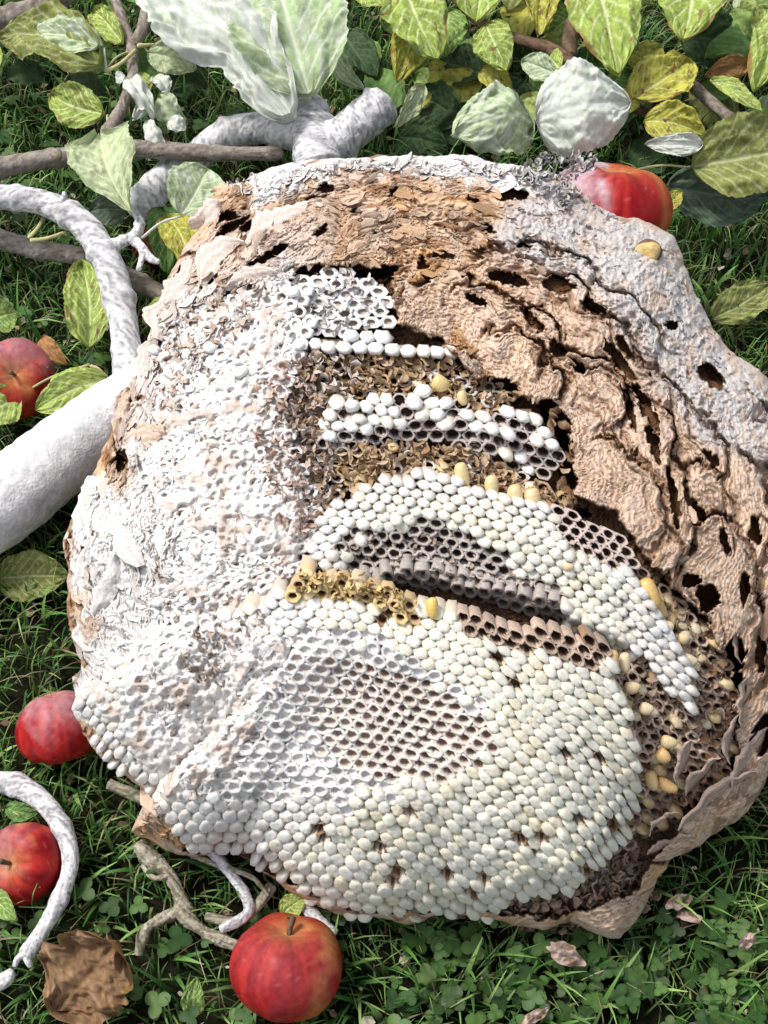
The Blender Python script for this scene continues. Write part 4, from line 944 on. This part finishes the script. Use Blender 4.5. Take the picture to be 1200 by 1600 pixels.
# ================================================================== apples
def apple(u, v, rpx, label, tilt=(0, 0), seed=0, dust=.1, h=None, dark=0, squash=.9, dustdir=(-1, .3, .6), stem=True, calyx=True):
    hh = .03
    for _ in range(6):
        D = depth_at_height(v, hh); R = rpx * D / FPX; hh = R * .9 if h is None else h
    c0 = G(u, v, hh)
    nu, nv = 56, 72
    A, B = np.meshgrid(np.linspace(0, math.pi, nu), np.linspace(0, 2 * np.pi, nv, endpoint=False), indexing='ij')
    rr = R * (1 - .30 * np.exp(-(A / .42) ** 2) - .16 * np.exp(-((math.pi - A) / .30) ** 2)) * (1 + .02 * np.cos(5 * B) * np.sin(A) + .13 * (fbm(np.cos(B) * .8 + 3, np.sin(B) * .8 + A * .7, 2, seed) - .5))
    X = rr * np.sin(A) * np.cos(B); Y = rr * np.sin(A) * np.sin(B); Z = rr * np.cos(A) * squash
    X = X * (1 - .10 * np.cos(A) * -1 * .6); Y = Y * (1 + .06 * np.cos(A))
    st = ss(.3, .7, fbm(np.cos(B) * 9 + 20 + seed, np.sin(B) * 9 + 20 + A * .7, 4, seed + 3)); bl = fbm(X / R * 1.4 + 4 + seed * 1.37, Y / R * 1.4 + Z / R * 1.1, 3, seed + 5)
    c = mix([.27,.006,.012], [.46,.022,.018], st); c = mix(c, [.60,.28,.08], ss(.62, .85, bl) * .6)
    c = mix(c, [.62,.30,.10], np.exp(-(A / .40) ** 2) * .7); c = mix(c, [.55,.10,.03], np.exp(-((math.pi - A) / .5) ** 2) * .7)
    sp = vnoise(B * 11 * np.maximum(np.sin(A), .3) + 30, A * 12, seed + 9); c = mix(c, [.66,.34,.24], ss(.88, .96, sp) * .2)
    from mathutils import Euler
    Rm = np.array(Euler((tilt[0], tilt[1], 0)).to_matrix()) @ np.array(Euler((0, 0, seed * .7)).to_matrix())
    dv = Rm.T @ nrm(np.array(dustdir, float)); dn = (X * dv[0] + Y * dv[1] + Z * dv[2]) / R
    pn = fbm(X / R * 5 + 9, Y / R * 5 + Z / R * 4, 4, seed + 12)
    c = mix(c, [.56,.45,.51], np.clip(ss(.35, 1.0, dn * .65 + pn * .7) * dust * 1.9, 0, .88))
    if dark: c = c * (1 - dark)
    P = np.stack([X, Y, Z], -1).reshape(-1, 3)
    root = empty('apple', tuple(c0 - np.array([0, 0, hh if h is None else 0]))); tag(root, label, 'apple', 'fallen apples around the nest')
    mb = MB(); mb.add((P @ Rm.T) + c0, grid_faces(nu, nv, True)[:, ::-1], c.reshape(-1, 3)); sk = mb.build('skin', M_apple); kids = [sk]
    if stem:
        q = np.array([[0, 0, .50 * R], [.02 * R, 0, .72 * R], [.10 * R, .02 * R, .95 * R]]) @ Rm.T + c0
        mb = MB(); tube(mb, [tuple(x) + (.0013 * (1 + .3 * (i == 2)),) for i, x in enumerate(q)], 'brown', seed, seg=8, n=6, world=True); kids.append(mb.build('stem', M_bark))
    if calyx:
        mb = MB()
        for k in range(5):
            a = k * 2 * math.pi / 5; d1 = np.array([math.cos(a), math.sin(a), 0]); d2 = np.array([-math.sin(a), math.cos(a), 0])
            z0 = -.70 * R * squash
            q = np.array([d1 * .03 * R + d2 * .04 * R, d1 * .03 * R - d2 * .04 * R, d1 * .12 * R - [0, 0, .07 * R], d1 * .06 * R - [0, 0, .12 * R]]) + np.array([0, 0, z0])
            mb.add(q @ Rm.T + c0, np.array([[0, 1, 2, 3]]), [.40,.28,.12])
        kids.append(mb.build('calyx', M_bark))
    adopt(root, *kids); return root
apple(448, 1512, 88, 'shiny red apple in front of the nest with its stem hollow facing up', (-.80, .10), 1, .03, dustdir=(0, 0, 1))
apple(92, 1137, 66, 'red apple squeezed against the left edge of the nest, blossom end showing', (2.2, -.25), 2, .22, dustdir=(0, .6, .6))
apple(38, 1348, 63, 'nibbled red apple framed by the bow shaped white twig', (.3, -.3), 3, .12)
apple(24, 592, 62, 'dusty red apple at the left picture edge above the thick limb', (.5, .3), 4, .16, dustdir=(.2, .7, .6))
apple(948, 330, 96, 'powdered pink and red apple lodged in the top right shoulder of the nest', (-.55, .15), 5, 1.1, h=.104, dustdir=(-1, .2, .1), squash=.84, stem=False)
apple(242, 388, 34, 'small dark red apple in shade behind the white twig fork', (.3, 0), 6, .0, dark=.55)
# ---- cut twig end on the nest
ce = root_at('cut_twig', 1012, 395, 'short cut twig stub with a yellow wood face sticking out of the grey nest wall', 'twig stub')
pc = nest_P(1012., 396., -.004); pdn = nrm(CAM - pc)
mb = MB(); tube(mb, [tuple(pc - pdn * .02) + (.0088,), tuple(pc) + (.0088,), tuple(pc + pdn * .007) + (.0084,)], 'brown', 61, seg=24, n=5, world=True); b1 = mb.build('bark', M_bark)
mb = MB(); _a = np.linspace(0, 2 * np.pi, 24, endpoint=False)
_s = nrm(np.cross(pdn, [0, 0, 1.])); _w = np.cross(_s, pdn)
Pc = pc + pdn * .0105; V_ = [Pc]; C_ = [[.62,.42,.16]]
for rr2, cc2 in ((.003,(.66,.48,.20)),(.0060,(.68,.52,.25)),(.0078,(.55,.36,.14))):
    for a in _a: V_.append(Pc + (_s * math.cos(a) + _w * math.sin(a)) * rr2 * (1 + .12 * math.sin(3 * a + 1)) - pdn * (.003 if rr2 > .007 else 0)); C_.append(cc2)
F4 = []; F3 = []
for j in range(24):
    F3.append((0, 1 + j, 1 + (j + 1) % 24))
    for k in range(2): F4.append((1 + k * 24 + j, 1 + k * 24 + 24 + j, 1 + k * 24 + 24 + (j + 1) % 24, 1 + k * 24 + (j + 1) % 24))
mb.add(V_, [np.array(F4), np.array(F3)], np.array(C_)); b2 = mb.build('wood_face', M_bark); adopt(ce, b1, b2)

# ================================================================== larvae lying in torn cells
def larva(u, v, a_px, b_px, rot, off, label, col=(.72,.56,.28), seed=0):
    nu, nv = 22, 20; A, B = np.meshgrid(np.linspace(0, math.pi, nu), np.linspace(0, 2 * np.pi, nv, endpoint=False), indexing='ij')
    x = -np.cos(A); rr = np.sin(A) ** .75 * (1 + .018 * np.cos(A * 16)) * (1 - .12 * x)
    c, s = math.cos(rot), math.sin(rot)
    P0 = nest_P(float(u), float(v), off - .003); D = (P0 - CAM) @ FW; k = D / FPX
    e1 = (RT * c - UP * s); e2 = (RT * s + UP * c); n = -FW
    bendv = .15 * (x ** 2)
    P = P0 + e1 * (x * a_px * k)[..., None] + e2 * (rr * np.cos(B) * b_px * k + bendv * b_px * k)[..., None] + n * (rr * np.sin(B) * b_px * k)[..., None]
    col = np.array(col) * np.array([.98, .88, .72]); C = mix(np.array(col) * .96, np.minimum(np.array(col) * 1.08, .85), .5 + .5 * np.cos(A * 16)); C = mix(C, [.45,.22,.06], ss(.8, 1, -x) * .5)
    o = mesh_obj('larva', P.reshape(-1, 3), grid_faces(nu, nv, True)[:, ::-1], M_larva, None, C.reshape(-1, 3))
    tag(o, label, 'larva', 'wasp larvae exposed in the torn cells'); return o
LV = [(1014,928,26,15,1.15,.004,'fattest honey yellow larva at the right end of the second comb',(.74,.56,.24)),
 (1026,948,22,13,1.0,-.006,'second yellow larva pressed behind the fattest one',(.72,.58,.30)),
 (805,775,19,12,1.4,.004,'left one of two plump cream larvae above the second comb',(.74,.64,.42)),(832,780,18,13,1.4,.004,'right one of two plump cream larvae above the second comb',(.74,.64,.42)),
 (722,742,20,11,1.3,.004,'long cream larva under the middle of the third comb',(.73,.65,.40)),(768,760,18,11,1.5,.003,'cream larva between the long one and the plump pair',(.72,.64,.42)),
 (675,950,17,10,1.5,.018,'bright yellow larva standing at the upper lip of the front comb',(.78,.62,.22)),
 (955,1035,20,11,1.6,.010,'orange cream larva at the upper right corner of the front comb',(.70,.54,.30)),(976,1035,16,9,1.5,.006,'pale cream larva right beside the orange cream one',(.74,.68,.55)),
 (688,600,14,13,.5,.004,'round cream larva above the middle of the third comb',(.74,.62,.34)),(722,622,12,8,1.4,.004,'small cream larva right of the round one above the third comb',(.74,.64,.42)),
 (1042,980,11,10,0,.000,'pale round larva head below the fattest yellow larva',(.76,.70,.56)),(1068,998,9,9,0,.000,'cream larva head in the brown side cells nearest the hole',(.74,.66,.48)),
 (1078,1032,12,9,.4,.0,'pale larva head left of the black hole',(.76,.70,.58)),(988,1075,12,10,0,.002,'cream larva head beside the middle right edge of the front comb',(.74,.66,.50)),
 (1010,1108,11,10,.3,.002,'pale larva beside the lower end of the white cap row',(.76,.70,.58)),(1045,1160,13,10,.3,.002,'cream larva head in the widest brown gap',(.72,.64,.44)),
 (1036,1182,12,11,.8,.002,'yellow larva below the cream head in the widest brown gap',(.70,.56,.30)),(1018,1220,16,10,1.3,.0,'long tan larva low in the brown gap',(.70,.56,.34)),(1042,1228,18,10,.5,.0,'curled amber larva lowest in the brown gap',(.68,.50,.26)),
 (1068,930-55,14,9,.2,.0,'pale larva lying on the torn paper above the fattest one',(.74,.66,.54)),(888,888-2,9,7,0,.006,'cream larva head filling one brown cell of the second comb',(.74,.64,.5))]
for i, (u_, v_, a_, b_, r_, o_, l_, c_) in enumerate(LV): larva(u_, v_, a_, b_, r_, o_, l_, c_, i)

# ================================================================== clover
def clover(n, poly, seed, cols, smin=.0022, smax=.0042, hmin=.008, hmax=.022):
    r = np.random.default_rng(seed); mb = MB(); T = np.arange(10) * 2 * np.pi / 10
    us = [p[0] for p in poly]; vs_ = [p[1] for p in poly]; k = 0
    lx = .95 * np.cos(T) * (1 + .12 * np.cos(2 * T)); ly = np.sin(T)
    VV = []; CC = []; FF = []; cnt = 0
    while k < n:
        u, v = r.uniform(min(us), max(us)), r.uniform(min(vs_), max(vs_))
        if not inpoly(np.array([u]), np.array([v]), poly)[0]: continue
        k += 1
        p = G(u, v, 0)
        if in_nest_ground(np.array([p[0]]), np.array([p[1]]))[0]: continue
        s = r.uniform(smin, smax); h = r.uniform(hmin, hmax); a0 = r.uniform(0, 6.28); c = np.array(cols[r.integers(len(cols))]) * r.uniform(.7, 1.3)
        tl = r.uniform(-.35, .35, 2)
        for q in range(3):
            a = a0 + q * 2.094
            X = s * (lx + 1.0); Y = s * ly
            x = X * math.cos(a) - Y * math.sin(a); y = X * math.sin(a) + Y * math.cos(a)
            z = .18 * np.abs(Y) + x * tl[0] + y * tl[1] + h
            V = np.stack([p[0] + x, p[1] + y, z], 1); cen = np.array([[p[0] + s * math.cos(a), p[1] + s * math.sin(a), h + (s * math.cos(a)) * tl[0] + s * math.sin(a) * tl[1] + .0002]])
            VV.append(np.concatenate([V, cen])); cc = np.tile(c, (11, 1)); cc[-1] = c * 1.35; CC.append(cc)
            j = np.arange(10); FF.append(np.stack([j, (j + 1) % 10, np.full(10, 10)], 1) + cnt); cnt += 11
    mb.add(np.concatenate(VV), np.concatenate(FF), np.concatenate(CC)); return mb.build('clover', M_grass)
CG = [(.045,.105,.022),(.065,.14,.03),(.035,.085,.02),(.09,.17,.04)]
tag(clover(330, [(640,1440),(1000,1440),(1290,1330),(1320,1700),(560,1700)], 5, CG, .0020, .0038, .006, .018), 'dark green clover in the grass before the nest', 'clover', kind='stuff')
tag(clover(50, [(-80,1380),(540,1440),(560,1700),(-80,1700)], 6, CG), 'scattered clover among the grass beside the front apple', 'clover', kind='stuff')
tag(clover(120, [(-60,60),(420,60),(300,600),(-60,700)], 8, CG), 'scattered clover under the upper branches', 'clover', kind='stuff')

# ---- litter between the blades
r = np.random.default_rng(91); n = 2600
x = r.uniform(-.5, .58, n); y = r.uniform(-.42, .7, n); k = ~in_nest_ground(x, y); x = x[k]; y = y[k]; n = len(x)
s1 = r.uniform(.001, .0045, n); an = r.uniform(0, 6.28, n); z = r.uniform(.001, .012, n)
q = np.array([[-1, -.5], [.2, -.7], [1, 0], [.3, .6], [-.8, .4]]) 
X = x[:, None] + s1[:, None] * (q[:, 0] * np.cos(an)[:, None] - q[:, 1] * np.sin(an)[:, None]); Y = y[:, None] + s1[:, None] * (q[:, 0] * np.sin(an)[:, None] + q[:, 1] * np.cos(an)[:, None])
Z = z[:, None] + s1[:, None] * r.uniform(-.5, .5, (n, 5)); b = np.arange(n)[:, None] * 5
mb = MB(); mb.add(np.stack([X, Y, Z], -1).reshape(-1, 3), [b + np.array([[0, 1, 2, 3]]), b + np.array([[0, 3, 4]])], np.repeat(np.array([[.34,.24,.15],[.20,.13,.08],[.50,.44,.34],[.14,.09,.05]])[r.integers(0, 4, n)], 5, 0))
tag(mb.build('litter', M_dry), 'crumbs of dry leaf and nest paper scattered between the grass blades', 'litter', kind='stuff')
